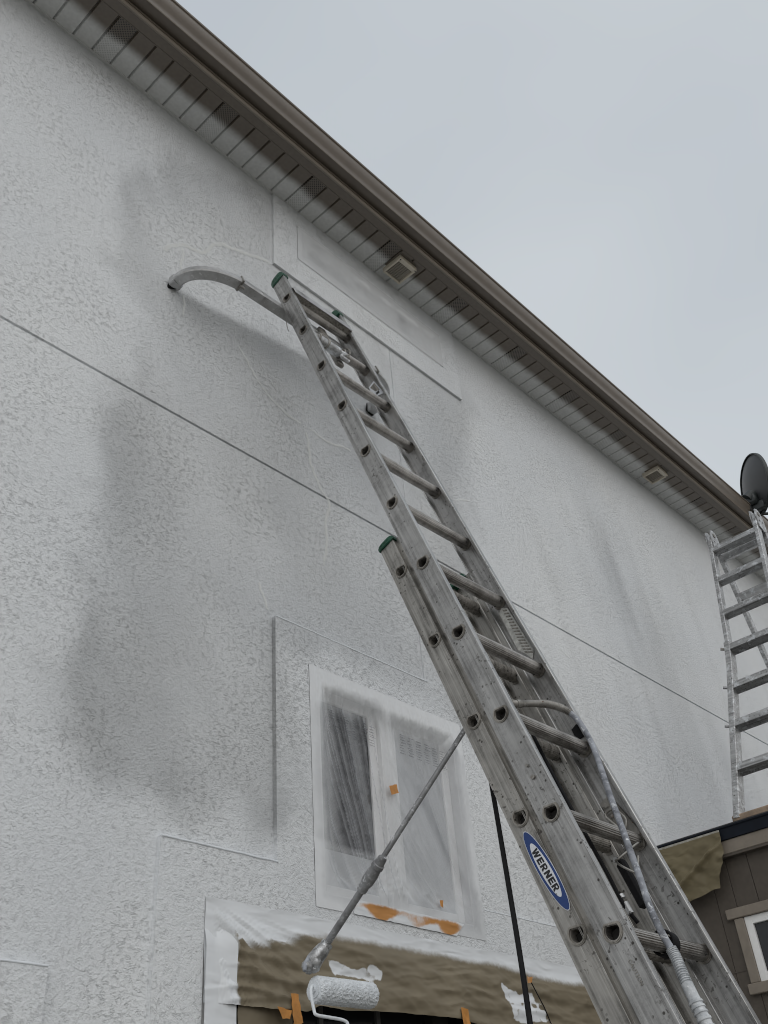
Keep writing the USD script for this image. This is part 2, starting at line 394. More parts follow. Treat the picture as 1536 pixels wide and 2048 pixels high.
plain('old_wood', (0.24, 0.18, 0.13), 0.8, var=0.35, scale=20, bump=0.002)
plain('patch_compound', (0.72, 0.73, 0.71), 0.7, var=0.06)


def soft_mat(name, col, rough, attr='spray', lo=0.0, hi=1.0, noise=60.0, namp=0.35, spray_col=(0.70, 0.72, 0.74), bump=0.006, bscale=16.0, translucent=False):
    """Cloth, paper or patch with white paint where the primvar says paint fell."""
    c = np.array(col)
    nodes = {'g': ('geometry', {}), 'a': ('attribute', {'attribute': attr}),
             'n': ('noise_texture', {'scale': noise, 'detail': 5.0, 'roughness': 0.7}), 'nm': ('math', {'math_type': 'multiply_add', 'value2': namp, 'value3': -namp / 2}),
             'ad': ('math', {'math_type': 'add'}), 'mr': ('map_range', {'range_type': 'smoothstep', 'from_min': 0.25, 'from_max': 0.75, 'to_min': lo, 'to_max': hi, 'clamp': True}),
             'n2': ('noise_texture', {'scale': 6.0, 'detail': 4.0}), 'r': ('rgb_ramp', {'ramp': [(0.3, tuple(c * 0.88)), (0.7, tuple(c * 1.1))]}),
             'mx': ('mix_color', {'b': spray_col}),
             'mb': ('mapping', {'mapping_type': 'point', 'scale': (0.5, 1.0, 1.7), 'rotation': (0, 0.25, 0)}), 'nb': ('noise_texture', {'type': 'ridged_multifractal', 'scale': bscale, 'detail': 3.0, 'roughness': 0.6, 'distortion': 0.4}), 'b': ('bump', {'strength': 1.0, 'distance': bump}),
             'p': ('principled_bsdf', {'roughness': rough, 'specular_ior_level': 0.35})}
    L = [('g.position', 'n.vector'), ('n.fac', 'nm.value1'), ('a.fac', 'ad.value1'), ('nm.value', 'ad.value2'), ('ad.value', 'mr.value'), ('g.position', 'n2.vector'), ('n2.fac', 'r.fac'),
         ('r.color', 'mx.a'), ('mr.result', 'mx.fac'), ('mx.result', 'p.base_color'), ('g.position', 'mb.vector'), ('mb.vector', 'nb.vector'), ('nb.fac', 'b.height'), ('b.normal', 'p.normal')]
    mat(name, nodes, L, 'p.BSDF')


soft_mat('kraft_paper', (0.20, 0.168, 0.115), 0.58)
soft_mat('olive_paper', (0.135, 0.112, 0.064), 0.6)
soft_mat('sprayed_tape', (0.50, 0.235, 0.07), 0.6, noise=30, namp=0.7)
# plastic film: part clear, part white, as the spray primvar says
mat('clear_film', {
    'g': ('geometry', {}), 'a': ('attribute', {'attribute': 'spray'}),
    'n': ('noise_texture', {'scale': 26.0, 'detail': 5.0, 'roughness': 0.65}), 'nm': ('math', {'math_type': 'multiply_add', 'value2': 0.22, 'value3': -0.11}),
    'ad': ('math', {'math_type': 'add'}), 'mr': ('map_range', {'from_min': 0.0, 'from_max': 1.0, 'to_min': 0.0, 'to_max': 1.0, 'clamp': True}),
    't': ('transparent_bsdf', {'color': (0.95, 0.95, 0.96)}),
    'p': ('principled_bsdf', {'base_color': (0.66, 0.675, 0.69), 'roughness': 0.14, 'specular_ior_level': 0.7}),
    'm': ('mix_closure', {})},
    [('g.position', 'n.vector'), ('n.fac', 'nm.value1'), ('a.fac', 'ad.value1'), ('nm.value', 'ad.value2'), ('ad.value', 'mr.value'), ('mr.result', 'm.fac'), ('t.BSDF', 'm.closure1'), ('p.BSDF', 'm.closure2')], 'm.closure')
# smears of patching compound with ragged, feathered edges
mat('smear', {
    'g': ('geometry', {}), 'a': ('attribute', {'attribute': 'spray'}), 'n': ('noise_texture', {'scale': 120.0, 'detail': 4.0, 'roughness': 0.7}),
    'nm': ('math', {'math_type': 'multiply_add', 'value2': 1.3, 'value3': -0.65}), 'ad': ('math', {'math_type': 'add'}),
    'mr': ('map_range', {'range_type': 'smoothstep', 'from_min': 0.35, 'from_max': 0.75, 'to_min': 0.0, 'to_max': 0.55, 'clamp': True}),
    't': ('transparent_bsdf', {}), 'd': ('principled_bsdf', {'base_color': (0.76, 0.77, 0.75), 'roughness': 0.8}), 'm': ('mix_closure', {})},
    [('g.position', 'n.vector'), ('n.fac', 'nm.value1'), ('a.fac', 'ad.value1'), ('nm.value', 'ad.value2'), ('ad.value', 'mr.value'), ('mr.result', 'm.fac'), ('t.BSDF', 'm.closure1'), ('d.BSDF', 'm.closure2')], 'm.closure')

mat('film_ink', {'t': ('transparent_bsdf', {}), 'd': ('diffuse_bsdf', {'color': (0.10, 0.105, 0.11)}), 'm': ('mix_closure', {'fac': 0.30})},
    [('t.BSDF', 'm.closure1'), ('d.BSDF', 'm.closure2')], 'm.closure')

# ------------------------------------------------------------------ ground
gv, gf = grid(np.array([-400., 400.]), np.array([-400., 400.]), 0)
ground = usdkit.mesh(stage, '/World/ground', trimesh.Trimesh(gv[:, [0, 2, 1]], gf, process=False), '/World/Looks/gravel')
tag(ground.GetPrim(), kind='structure')

# ------------------------------------------------------------------ the house: how much fresh white paint lies where on the stucco
BLOBS = []      # x, z, half widths, lean, amount


def blob(px, py, sx, sz, amt, lean=0.0):
    x, z = wall_xz(px, py); BLOBS.append((x, z, sx, sz, lean, amt))


for b in [(262, 420, .08, .20, -.20), (240, 540, .09, .12, -.16), (330, 340, .12, .10, -.14), (430, 400, .25, .16, -.07),
          (205, 850, .08, .18, -.24), (240, 950, .12, .14, -.18), (330, 1000, .2, .14, -.12), (300, 1140, .14, .18, -.10),
          (205, 1500, .08, .11, -.34), (160, 1350, .09, .16, -.24), (260, 1270, .16, .16, -.16), (300, 1440, .14, .12, -.16), (480, 1610, .16, .04, -.20), (250, 1560, .10, .04, -.2),
          (520, 900, .22, .12, -.10), (720, 860, .14, .2, -.12), (640, 1150, .25, .16, -.06), (800, 1220, .2, .16, -.06),
          (1185, 1040, .10, .3, -.26, .12), (1235, 1180, .13, .34, -.22, .12), (1290, 1300, .14, .34, -.22, .1), (1350, 1270, .1, .4, -.12, .1), (1180, 1480, .12, .3, -.12),
          (960, 860, .2, .2, .12), (1050, 950, .2, .24, .12), (560, 660, .20, .05, .28), (450, 600, .12, .04, .22), (340, 690, .2, .04, .14)]:
    blob(*b)
GREY = [(350, 280), (290, 300), (250, 340), (228, 420), (214, 520), (245, 600), (232, 680), (188, 760), (168, 860), (172, 960), (140, 1100), (118, 1220), (92, 1330), (102, 1450), (150, 1560), (230, 1596),
        (330, 1606), (440, 1655), (545, 1700), (614, 1650), (618, 1330), (910, 1450), (1010, 1300), (930, 1000), (960, 830), (900, 700), (560, 420), (450, 340)]   # where the second coat has not gone on yet
GREYP = Polygon([wall_xz(*q) for q in GREY])
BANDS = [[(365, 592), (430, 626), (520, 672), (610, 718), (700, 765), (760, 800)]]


def cov(x, z):
    st = fbm2(x + 0.5 * z, z - 0.3 * x, 3.2, 31, 5, 1.2)          # long sweeps of the roller and the spray gun
    st2 = fbm2(x, z, 1.3, 32, 4)
    ragx = x + (fbm2(x, z, 5, 33) - .5) * .30 + (fbm2(x, z, 17, 34) - .5) * .10
    ragz = z + (fbm2(x, z, 5, 35) - .5) * .26 + (fbm2(x, z, 17, 36) - .5) * .08
    pts_ = shapely.points(ragx.ravel(), ragz.ravel())
    dout = shapely.distance(GREYP, pts_).reshape(x.shape); din = shapely.distance(GREYP.exterior, pts_).reshape(x.shape)
    sd_ = np.where(dout > 0, dout, -din)
    inside = sstep(0.13, -0.17, sd_ + (fbm2(x + .4 * z, z, 6, 37, 4, 3) - .5) * .22)
    c = 1.0 - 0.45 * inside - 0.14 * inside * np.exp(-np.abs(sd_ + .10) / 0.13) * sstep(2.9, 2.3, x)
    c -= 0.20 * sstep(3.0, 3.5, x + (st - .5) * .6) * sstep(2.0, 2.6, z)
    c += 0.24 * sstep(5.30, 5.95, z + (st2 - 0.5) * 0.5) * sstep(2.2, 3.6, x)
    c += 0.20 * ((x > 2.15) & (x < 3.63) & (z > 5.53))
    wx = x + (fbm2(x, z, 4, 7) - 0.5) * 0.35; wz = z + (fbm2(x, z, 4, 8) - 0.5) * 0.35
    wx = wx + (fbm2(x, z, 9, 29) - 0.5) * 0.14; wx = wx + (fbm2(x, z, 13, 9) - 0.5) * 0.16; wz = wz + (fbm2(x, z, 13, 10) - 0.5) * 0.16
    for (bx, bz, sx, sz, lean, amt) in BLOBS:
        dz = wz - bz; dx = wx - bx + lean * dz
        c += 0.40 * amt * np.exp(-0.5 * (((dx / sx) ** 2 + (dz / sz) ** 2) / 2.3) ** 0.85)
    for b in BANDS:                                    # darker strip below the ladder stand-off arm, crisper on its upper side
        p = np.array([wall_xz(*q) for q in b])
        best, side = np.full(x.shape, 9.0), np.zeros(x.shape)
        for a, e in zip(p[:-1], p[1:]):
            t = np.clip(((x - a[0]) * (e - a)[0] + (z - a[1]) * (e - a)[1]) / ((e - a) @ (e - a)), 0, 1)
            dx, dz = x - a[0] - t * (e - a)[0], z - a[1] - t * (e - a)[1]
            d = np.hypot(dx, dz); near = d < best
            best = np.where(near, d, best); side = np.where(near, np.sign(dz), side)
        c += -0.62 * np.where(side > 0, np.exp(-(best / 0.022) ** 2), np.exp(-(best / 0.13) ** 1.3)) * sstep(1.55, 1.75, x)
    c += (st2 - 0.5) * 0.25 + (st - 0.5) * 0.30 + (fbm2(x + .3 * z, z, 9, 4, 4, 4) - 0.5) * 0.22
    c += (fbm2(x + 0.14 * z, z, 9, 6, 4, 1.0) - 0.5) * 0.5 * sstep(3.6, 4.6, x)
    return np.clip(c, 0.0, 1.05)


ZS = 6.098                       # underside of the soffit
house = thing('stucco_house', 'tall white stucco house wall being repainted, with taupe soffit and gutter', 'house')
WIN = (2.302, 3.187, 2.478, 3.352)      # masked window
TRA = (2.317, 3.480, 5.700, 5.969)      # masked transom window under the eave
DOOR = (1.856, 3.94, 0.02, 2.440)       # masked patio door
GZ = 4.222
holes = [WIN, TRA, DOOR]
xs = lines(-3.0, 10.5, 0.03, *[q for h in holes for q in h[:2]])
zs = lines(0.0, 6.2, 0.03, GZ - .006, GZ - .0048, GZ + .0048, GZ + .006, *[q for h in holes for q in h[2:]])


def wall_y(X, Z):
    y = np.where(np.abs(Z - GZ) < 0.0055, 0.010, 0.0)
    j = (np.abs(X - 3.005) < 0.004) & (Z > 3.5) & (Z < 5.52)
    return np.where(j, 0.005, y)


xs = np.unique(np.append(xs, [3.0005, 3.0025, 3.0075, 3.0095]))
wv, wf = grid(xs, zs, wall_y, holes)
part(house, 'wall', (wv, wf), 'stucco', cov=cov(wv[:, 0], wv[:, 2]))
part(house, 'end_wall', cat(box((-3.2, 0, 0), (-3.0, 8, 6.2)), box((10.5, 0, 0), (10.7, 8, 6.2)), box((-3.2, 8, 0), (10.7, 8.2, 6.2))), 'patch_compound')


def slab(name, r, front, openings=(), sides='lrtb', bare=0.0):
    x0, x1, z0, z1 = r
    ex = [q for o in openings for q in o[:2] if x0 <= q <= x1]; ez = [q for o in openings for q in o[2:] if z0 <= q <= z1]
    sx, sz = lines(x0, x1, 0.02, x0, x1, *ex), lines(z0, z1, 0.02, z0, z1, *ez)
    v, f = grid(sx, sz, lambda X, Z: front + (fbm2(X, Z, 18, 11) - 0.5) * 0.003, list(openings))
    V, F, n, C = [v], [f], len(v), [cov(v[:, 0], v[:, 2])]

    def side(a, b, flip, bare=0.0):
        nonlocal n
        k = max(2, int(np.linalg.norm(b - a) / 0.04)); t = np.linspace(0, 1, k)[:, None]
        e = a * (1 - t) + b * t; e[:, 1] += (fbm2(e[:, 0], e[:, 2], 18, 11) - 0.5) * 0.003
        w = e.copy(); w[:, 1] = 0.002
        i = np.arange(k - 1)
        q = np.vstack([np.stack([i, i + 1, i + 1 + k], 1), np.stack([i, i + 1 + k, i + k], 1)])
        C.append(cov(np.r_[e[:, 0], w[:, 0]], np.r_[e[:, 2], w[:, 2]]) - bare * np.tile(sstep(z0 + .05, z0 + .25, e[:, 2]) * sstep(z1, z1 - .05, e[:, 2]), 2))
        V.append(np.vstack([e, w])); F.append((q if flip else q[:, ::-1]) + n); n += 2 * k
    P = lambda x, z: np.array([x, front, z])
    if 'l' in sides: side(P(x0, z0), P(x0, z1), False, bare)
    if 'r' in sides: side(P(x1, z0), P(x1, z1), True)
    cut = sorted((o[0], o[1]) for o in openings if o[3] > z1 and o[2] < z1)          # openings that run on past the top edge
    if 't' in sides:
        a0 = x0
        for q0, q1 in cut:
            side(P(a0, z1), P(q0, z1), False); a0 = q1
        side(P(a0, z1), P(x1, z1), False)
    if 'b' in sides: side(P(x0, z0), P(x1, z0), True)
    for a, b, c, d in openings:
        lo, hi = max(c, z0), min(d, z1)
        for q in ((P(a, lo), P(a, hi), True), (P(b, lo), P(b, hi), False)) + (((P(a, hi), P(b, hi), True),) if d < z1 else ()) + (((P(a, lo), P(b, lo), False),) if c > z0 else ()):
            side(*q)
    V, F = np.vstack(V), np.vstack(F)
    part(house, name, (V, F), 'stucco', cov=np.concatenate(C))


def bead(x0, x1, z, y, r=0.0036):
    x = np.linspace(x0, x1, 60)
    p = np.stack([x, np.full(60, y) + .001, z + (fbm2(x, x * 0, 30, 19) - .5) * .003], 1)
    me = sweep(p, r * (0.75 + 0.6 * fbm2(x, x * 0, 16, 23)))
    part(house, 'paint_bead', me, 'stucco', smooth=True, cov=None) if False else part(house, 'paint_bead', me, 'wet_paint', smooth=True)


slab('window_surround', (2.138, 3.355, 2.592, 3.499), -0.020, [WIN], 'lrt', 1.4)
slab('window_surround', (2.153, 3.624, 5.532, 6.096), -0.014, [TRA])
slab('door_surround', (1.688, 4.2, 0.0, 2.592), -0.0205, [DOOR, WIN])
slab('window_surround', (0.6, 1.379, 1.5, 2.206), -0.018)
bead(1.69, 2.14, 2.592, -0.0205); bead(3.20, 4.2, 2.592, -0.0205, .0024); bead(2.14, 3.0, 3.499, -0.020, .0032); bead(0.6, 1.378, 2.206, -0.018, .0034)
# hairline cracks filled with pale compound
def ribbon(pts, w, seed=0, y=-0.0022):
    p = spline(np.array([wall_xz(*q) for q in pts]), 10)
    t = np.gradient(p, axis=0); t /= np.linalg.norm(t, axis=1, keepdims=True); n = np.stack([-t[:, 1], t[:, 0]], 1)
    wob = (fbm2(p[:, 0], p[:, 1], 28, seed, 3) - 0.5)[:, None] * 0.02
    cs = np.array([-1, -0.5, 0, 0.5, 1])
    V = np.concatenate([p + n * (c * w + wob) for c in cs]); k = len(p)
    a = np.concatenate([np.full(k, 1 - abs(c)) for c in cs])
    e = np.minimum(1, np.minimum(np.arange(k), np.arange(k)[::-1]) / 4.0); a = a * np.tile(e, 5)
    F = [[i * k + j, i * k + j + 1, (i + 1) * k + j + 1, (i + 1) * k + j] for i in range(4) for j in range(k - 1)]
    V3 = np.stack([V[:, 0], np.full(len(V), y), V[:, 1]], 1)
    return V3, np.array(F), a


for k, (pts, w) in enumerate([([(322, 502), (340, 494), (365, 490), (385, 498), (408, 505), (425, 492), (440, 488), (465, 498), (490, 508), (520, 516), (543, 529)], .013),
                              ([(366, 494), (366, 515), (361, 530), (367, 550), (371, 575)], .008), ([(366, 585), (367, 610), (365, 640)], .007),
                              ([(470, 680), (500, 735), (520, 768), (545, 800), (575, 830), (610, 852)], .007),
                              ([(610, 852), (618, 900), (622, 930), (640, 975), (658, 1010), (650, 1045), (654, 1085), (645, 1142)], .010),
                              ([(610, 850), (650, 880), (690, 896), (705, 905)], .007), ([(537, 1226), (530, 1200), (522, 1182), (516, 1160)], .008),
                              ([(905, 1002), (930, 1000), (945, 1004)], .006), ([(1115, 1290), (1130, 1310), (1145, 1320)], .005)]):
    v, f, a = ribbon(pts, w * 1.6, k)
    part(house, 'filled_crack', (v, f), 'smear', spray=a)

# ---- soffit, trims, fascia, gutter, roof
soffit = sub(house, 'soffit')
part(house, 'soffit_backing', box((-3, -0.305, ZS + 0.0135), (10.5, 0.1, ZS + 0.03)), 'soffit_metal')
PITCH, X0 = 0.0995, 1.0395
for k in range(-40, 95):
    a = X0 + k * PITCH
    g = 0.0062
    prof = Polygon([(a + g, 0), (a + PITCH - g, 0), (a + PITCH - g + .0050, .012), (a + g - .0050, .012)])
    me = extr(prof, 0.2235, ((0, -0.2375, ZS), (1, 0, 0), (0, 0, 1), (0, 1, 0)))
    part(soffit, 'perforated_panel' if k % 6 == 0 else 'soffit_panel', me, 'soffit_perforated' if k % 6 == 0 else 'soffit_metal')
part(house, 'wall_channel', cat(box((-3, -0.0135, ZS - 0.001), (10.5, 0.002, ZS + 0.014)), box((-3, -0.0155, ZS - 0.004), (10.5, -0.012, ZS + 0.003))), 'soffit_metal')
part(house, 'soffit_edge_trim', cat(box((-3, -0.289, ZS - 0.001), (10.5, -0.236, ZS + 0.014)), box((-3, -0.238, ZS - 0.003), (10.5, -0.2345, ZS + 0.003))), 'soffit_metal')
part(house, 'eave_lip', box((-3, -0.302, ZS - 0.010), (10.5, -0.289, ZS + 0.02), 0.003), 'taupe_trim')
part(house, 'fascia', box((-3, -0.300, ZS + 0.020), (10.5, -0.28, ZS + 0.24)), 'taupe_fascia')
gz = ZS + 0.040
gp = [(-0.3005, gz), (-0.353, gz), (-0.360, gz + 0.004), (-0.361, gz + 0.022), (-0.366, gz + 0.034), (-0.378, gz + 0.050), (-0.386, gz + 0.066), (-0.390, gz + 0.086), (-0.390, gz + 0.100),
      (-0.396, gz + 0.103), (-0.398, gz + 0.112), (-0.394, gz + 0.117), (-0.383, gz + 0.117), (-0.383, gz + 0.113), (-0.388, gz + 0.112), (-0.387, gz + 0.086), (-0.383, gz + 0.067), (-0.375, gz + 0.052), (-0.363, gz + 0.036),
      (-0.358, gz + 0.022), (-0.357, gz + 0.007), (-0.352, gz + 0.003), (-0.3005, gz + 0.003)]
gutter = extr(Polygon(gp), 13.5, ((-3, 0, 0), (0, 1, 0), (0, 0, 1), (1, 0, 0)))
gpath = part(house, 'gutter', gutter, 'taupe_gutter', smooth=35)
part(house, 'gutter_bead', sweep([(-3, -0.3575, gz + 0.0005), (10.5, -0.3575, gz + 0.0005)], 0.0028), 'taupe_trim', smooth=True)
roofm = Polygon([(-0.33, ZS + 0.235), (4, ZS + 1.55), (8.5, ZS + 0.2), (8.5, ZS + 0.14), (4, ZS + 1.49), (-0.28, ZS + 0.20)])
part(house, 'roof', extr(roofm, 13.9, ((-3.2, 0, 0), (0, 1, 0), (0, 0, 1), (1, 0, 0))), 'shingle')

# ---- lower window (frame, mullion, panes, blind), transom, patio door
def frame(r, w, y0, y1, c=0.003):
    a, b, c0, d = r
    return cat(box((a, y0, c0), (a + w, y1, d), c), box((b - w, y0, c0), (b, y1, d), c), box((a + w - .001, y0 + .001, d - w), (b - w + .001, y1, d), c), box((a + w - .001, y0 + .001, c0), (b - w + .001, y1, c0 + w), c))


win = sub(house, 'window')
r = (WIN[0] + .005, WIN[1] - .005, WIN[2] + .004, WIN[3] - .004)
part(win, 'frame', frame(r, 0.048, -0.014, 0.06), 'window_vinyl')
inner = (r[0] + .048, r[1] - .048, r[2] + .048, r[3] - .048)
part(win, 'mullion', box((2.705, 0.004, inner[2]), (2.772, 0.055, inner[3]), .004), 'white_vinyl')
part(win, 'sash', frame((inner[0], 2.706, inner[2], inner[3]), 0.045, 0.026, 0.05), 'white_vinyl')
part(win, 'sash', frame((2.771, inner[1], inner[2], inner[3]), 0.042, 0.026, 0.05), 'white_vinyl')
part(win, 'pane', box((inner[0] + .03, 0.036, 2.70), (2.676, 0.04, inner[3] - .03)), 'dark_glass')
part(win, 'blind', box((inner[0] + .03, 0.036, inner[2] + .03), (2.676, 0.04, 2.698)), 'grey_blind', label='pale lower blind behind the left pane')
part(win, 'pane', box((2.797, 0.036, inner[2] + .026), (inner[1] - .026, 0.04, inner[3] - .026)), 'grey_blind', label='right pane with a pale blind drawn behind it')
part(win, 'reveal', box((WIN[0] - .02, 0.058, WIN[2] - .02), (WIN[1] + .02, 0.07, WIN[3] + .02)), 'dark_void')
tra = sub(house, 'transom_window')
part(tra, 'frame', frame((TRA[0] + .005, TRA[1] - .005, TRA[2] + .004, TRA[3] - .004), 0.016, -0.010, 0.05), 'white_vinyl')
part(tra, 'pane', box((TRA[0] + .05, 0.02, TRA[2] + .05), (TRA[1] - .05, 0.026, TRA[3] - .05)), 'white_vinyl')
door = sub(house, 'patio_door')
part(door, 'frame', frame((DOOR[0] + .004, DOOR[1] - .004, 0.02, DOOR[3] - .004), 0.08, -0.010, 0.07), 'white_vinyl')
part(door, 'pane', box((1.93, 0.04, 0.1), (2.87, 0.046, 2.37)), 'dark_glass')
part(door, 'pane', box((2.93, 0.04, 0.1), (3.87, 0.046, 2.37)), 'dark_glass')
part(door, 'stile', box((2.86, 0.0, 0.1), (2.94, 0.05, 2.36), .004), 'dark_void')
for x in (2.35, 2.61, 3.2, 3.5):
    part(door, 'muntin', box((x, 0.030, 0.1), (x + .018, 0.044, 2.36)), 'grey_rubber')
part(door, 'muntin', box((1.93, 0.026, 2.045), (3.87, 0.038, 2.063)), 'grey_rubber')

# ------------------------------------------------------------------ masking sheets
# film over the lower window
film = thing('masking_film', 'clear plastic film with white overspray taped over the lower window', 'plastic film')
xs, zs = lines(WIN[0], WIN[1], 0.0040), lines(WIN[2], WIN[3], 0.0050)
X, Z = np.meshgrid(xs, zs)
ed = np.minimum(np.minimum(X - WIN[0], WIN[1] - X), np.minimum(Z - WIN[2], WIN[3] - Z))
inn = sstep(0.05, 0.13, ed)


def pleats(X, Z, ax, az, n, seed):
    th = np.arctan2(X - ax, Z - az); rr = np.hypot(X - ax, Z - az)
    t = np.stack([th * n, rr * 0.8, np.full(X.shape, seed)], -1)
    return (np.abs(meshkit.noise(t, seed) - 0.5) * 2) ** 0.8 + 0.4 * np.abs(meshkit.noise(t * np.array([2.6, 1.3, 1]), seed + 1) - 0.5) * 2


left = sstep(2.76, 2.72, X)
pl = left * pleats(X, Z, 2.84, 1.75, 80, 3) + (1 - left) * (0.55 * pleats(X, Z, 3.34, 2.0, 62, 5) + 0.45 * pleats(X, Z, 3.22, 2.40, 12, 15))
topf = pleats(X, Z, (WIN[0] + WIN[1]) / 2 - .3, 5.4, 170, 9)
big = fbm2(X, Z, 5, 21)
Yf = -0.022 + 0.003 * (fbm2(X, Z, 26, 44, 3) - .5) + inn * 0.022 - 0.010 * np.exp(-((X - 2.738) / 0.045) ** 2) * inn
Yf += inn * (0.015 * (pl - 0.5) + 0.022 * (big - 0.5)) + 0.0035 * (topf - 0.5) * sstep(2.95, 3.25, Z) * sstep(0.012, 0.05, ed)
sag = np.exp(-((X - 2.47) / 0.10) ** 2 - ((Z - 2.60) / 0.06) ** 2)
Yf += inn * sag * 0.016 * np.sin(28 * (X + 0.8 * (Z - 2.6)) + 4 * fbm2(X, Z, 6, 31))
Yf += (fbm2(X, Z, 40, 33) - 0.5) * 0.002
low = sstep(2.68, 2.58, Z) * inn
crum = np.abs(fbm2(X + .5 * Z, Z, 16, 34, 3, 9) - .5)
Yf += low * (0.05 * (crum - .12) - 0.006)
mid = 0.07 + 0.20 * sstep(2.74, 2.80, X) + 0.20 * sstep(2.715, 2.69, Z - 0.02 * (X - 2.5)) * left + 0.12 * (1 - left) * sstep(3.05, 2.8, Z)
S = mid + 0.55 * sstep(0.075, 0.01, ed + (fbm2(X, Z, 9, 17) - 0.5) * 0.05) + 0.62 * sstep(3.18, 3.30, Z + 0.08 * (fbm2(X, Z, 7, 12) - 0.5)) + 0.24 * (pl - 0.6) * inn  # besides overspray, the pleat term paints fold highlights into the film's whiteness
S += 0.3 * np.exp(-((X - 2.736) / 0.05) ** 2) + low * (0.25 + 1.3 * (crum - .1)) - (1 - left) * 0.25 * np.exp(-((X - 2.93 - 0.62 * (2.95 - Z)) / .035) ** 2) * sstep(3.1, 2.95, Z) * sstep(2.55, 2.62, Z)
S += 0.28 * sstep(2.47, 2.39, X)
v, f = grid(xs, zs, lambda a, b: Yf)
part(film, 'sheet', (v, f), 'clear_film', smooth=True, spray=np.clip(S, 0, 1).ravel())


def film_print(x0, z0, cols, rows, w, gap, drop):
    q = []
    for c in range(cols):
        for k in range(rows):
            xa = x0 + c * (w + gap); zc = z0 - k * 0.0105 - drop * c
            ln = w * (0.75 + 0.25 * ((c * 7 + k * 5) % 4) / 3)
            for (a, b, h) in ((xa, xa + ln, 0.0028),):
                yy = float(np.interp(zc, zs, Yf[:, int(np.argmin(np.abs(xs - (a + b) / 2)))])) - 0.0022
                q.append(box((a, yy - .0003, zc), (b, yy, zc + h)))
    part(film, 'film_print', cat(*q), 'film_ink')


film_print(2.415, 3.205, 6, 8, 0.030, 0.013, 0.002)
film_print(2.815, 3.215, 6, 8, 0.034, 0.014, 0.002)


def quad_sheet(parent, name, pts_px, y, material, seed=0, n=10, relief=0.003, spray=0.0, label=None):
    """A small torn piece: corners given clockwise as points of the photograph on the plane y."""
    p = np.array([at(*q, y) for q in pts_px])
    u, w = np.meshgrid(np.linspace(0, 1, n), np.linspace(0, 1, n))
    q = (1 - u)[..., None] * (1 - w)[..., None] * p[0] + u[..., None] * (1 - w)[..., None] * p[1] + u[..., None] * w[..., None] * p[2] + (1 - u)[..., None] * w[..., None] * p[3]
    jit = (meshkit.noise(q * 70, seed) - 0.5) * 0.006
    q[..., 0] += jit; q[..., 2] += (meshkit.noise(q * 60 + 9, seed) - 0.5) * 0.006
    q[..., 1] += (meshkit.fbm(q * 30, 3, seed) - 0.5) * 2 * relief
    i, j = np.meshgrid(np.arange(n - 1), np.arange(n - 1), indexing='ij'); a = (i * n + j).ravel()
    F = np.stack([a, a + n, a + n + 1, a + 1], 1)
    sp = np.broadcast_to(spray(u, w) if callable(spray) else spray, u.shape).ravel()
    return part(parent, name, (q.reshape(-1, 3), F), material, smooth=True, label=label, spray=sp)


quad_sheet(film, 'tape_strip', [(712, 1798), (928, 1848), (914, 1872), (708, 1827)], -0.0245, 'sprayed_tape', 1, n=44, relief=.0015, label='orange tape strip, its middle dusted white',
           spray=lambda u, w: 0.12 + 0.42 * np.exp(-((u - .52) / .17) ** 2) + 0.5 * np.exp(-(u / .09) ** 2) + 0.35 * np.exp(-((1 - u) / .05) ** 2) + 0.55 * sstep(.55, 1, w + .3 * np.sin(u * 19)) + .4 * sstep(.25, 0, w))
quad_sheet(film, 'tape_dot', [(778, 1571), (793, 1569), (797, 1586), (783, 1590)], -0.024, 'orange_tape', 4, n=5, relief=.001)
quad_sheet(film, 'tape_dot', [(880, 1800), (887, 1800), (886, 1816), (881, 1812)], -0.024, 'orange_tape', 5, n=5, relief=.001)

tfilm = thing('masking_film', 'narrow plastic film sprayed nearly white over the transom under the eave', 'plastic film')
xs, zs = lines(TRA[0], TRA[1], 0.009), lines(TRA[2], TRA[3], 0.009)
X, Z = np.meshgrid(xs, zs)
ed = np.minimum(np.minimum(X - TRA[0], TRA[1] - X), np.minimum(Z - TRA[2], TRA[3] - Z))
Yf = -0.0165 + sstep(0.02, 0.08, ed) * (0.012 + 0.014 * (fbm2(X, Z, 6, 41) - 0.5)) + 0.003 * (fbm2(X, Z, 20, 42) - 0.5)
S = 0.97 - 0.30 * sstep(0.05, 0.11, ed) * sstep(3.1, 2.5, X) * sstep(0.35, 0.6, fbm2(X, Z, 5, 43)) - 0.25 * np.exp(-((X - 2.47) / 0.07) ** 2 - ((Z - 5.92) / .02) ** 2)
S -= 0.25 * np.exp(-((X - 3.15) / 0.05) ** 2) * sstep(0.04, 0.1, ed)
v, f = grid(xs, zs, lambda a, b: Yf)
part(tfilm, 'sheet', (v, f), 'clear_film', smooth=True, spray=np.clip(S, 0, 1).ravel())

paper = thing('masking_paper', 'wrinkled brown masking paper with white smears over the top of the patio door', 'masking paper')
xs, zs = lines(DOOR[0], DOOR[1], 0.006), lines(2.155, DOOR[3] + .004, 0.006)
X, Z = np.meshgrid(xs, zs)
zb = 2.178 + 0.008 * (fbm2(X, X * 0, 5, 51) - 0.5) * 2 + 0.012 * sstep(2.35, 2.7, X) * sstep(3.2, 2.9, X) - 0.02 * sstep(2.9, 3.3, X) - 0.02 * sstep(2.28, 2.22, X)   # ragged lower edge
Zp = 2.444 - (2.444 - Z) * (2.444 - zb) / (2.444 - zs[0])
ed = np.minimum(X - DOOR[0], 2.444 - Zp)
wz_ = Zp + 0.05 * (fbm2(X, Zp, 2.2, 65, 3) - .5)
cr1 = np.abs(fbm2(X + 0.5 * Zp, wz_ + .06 * X, 2.6, 52, 2, 17) - 0.5)
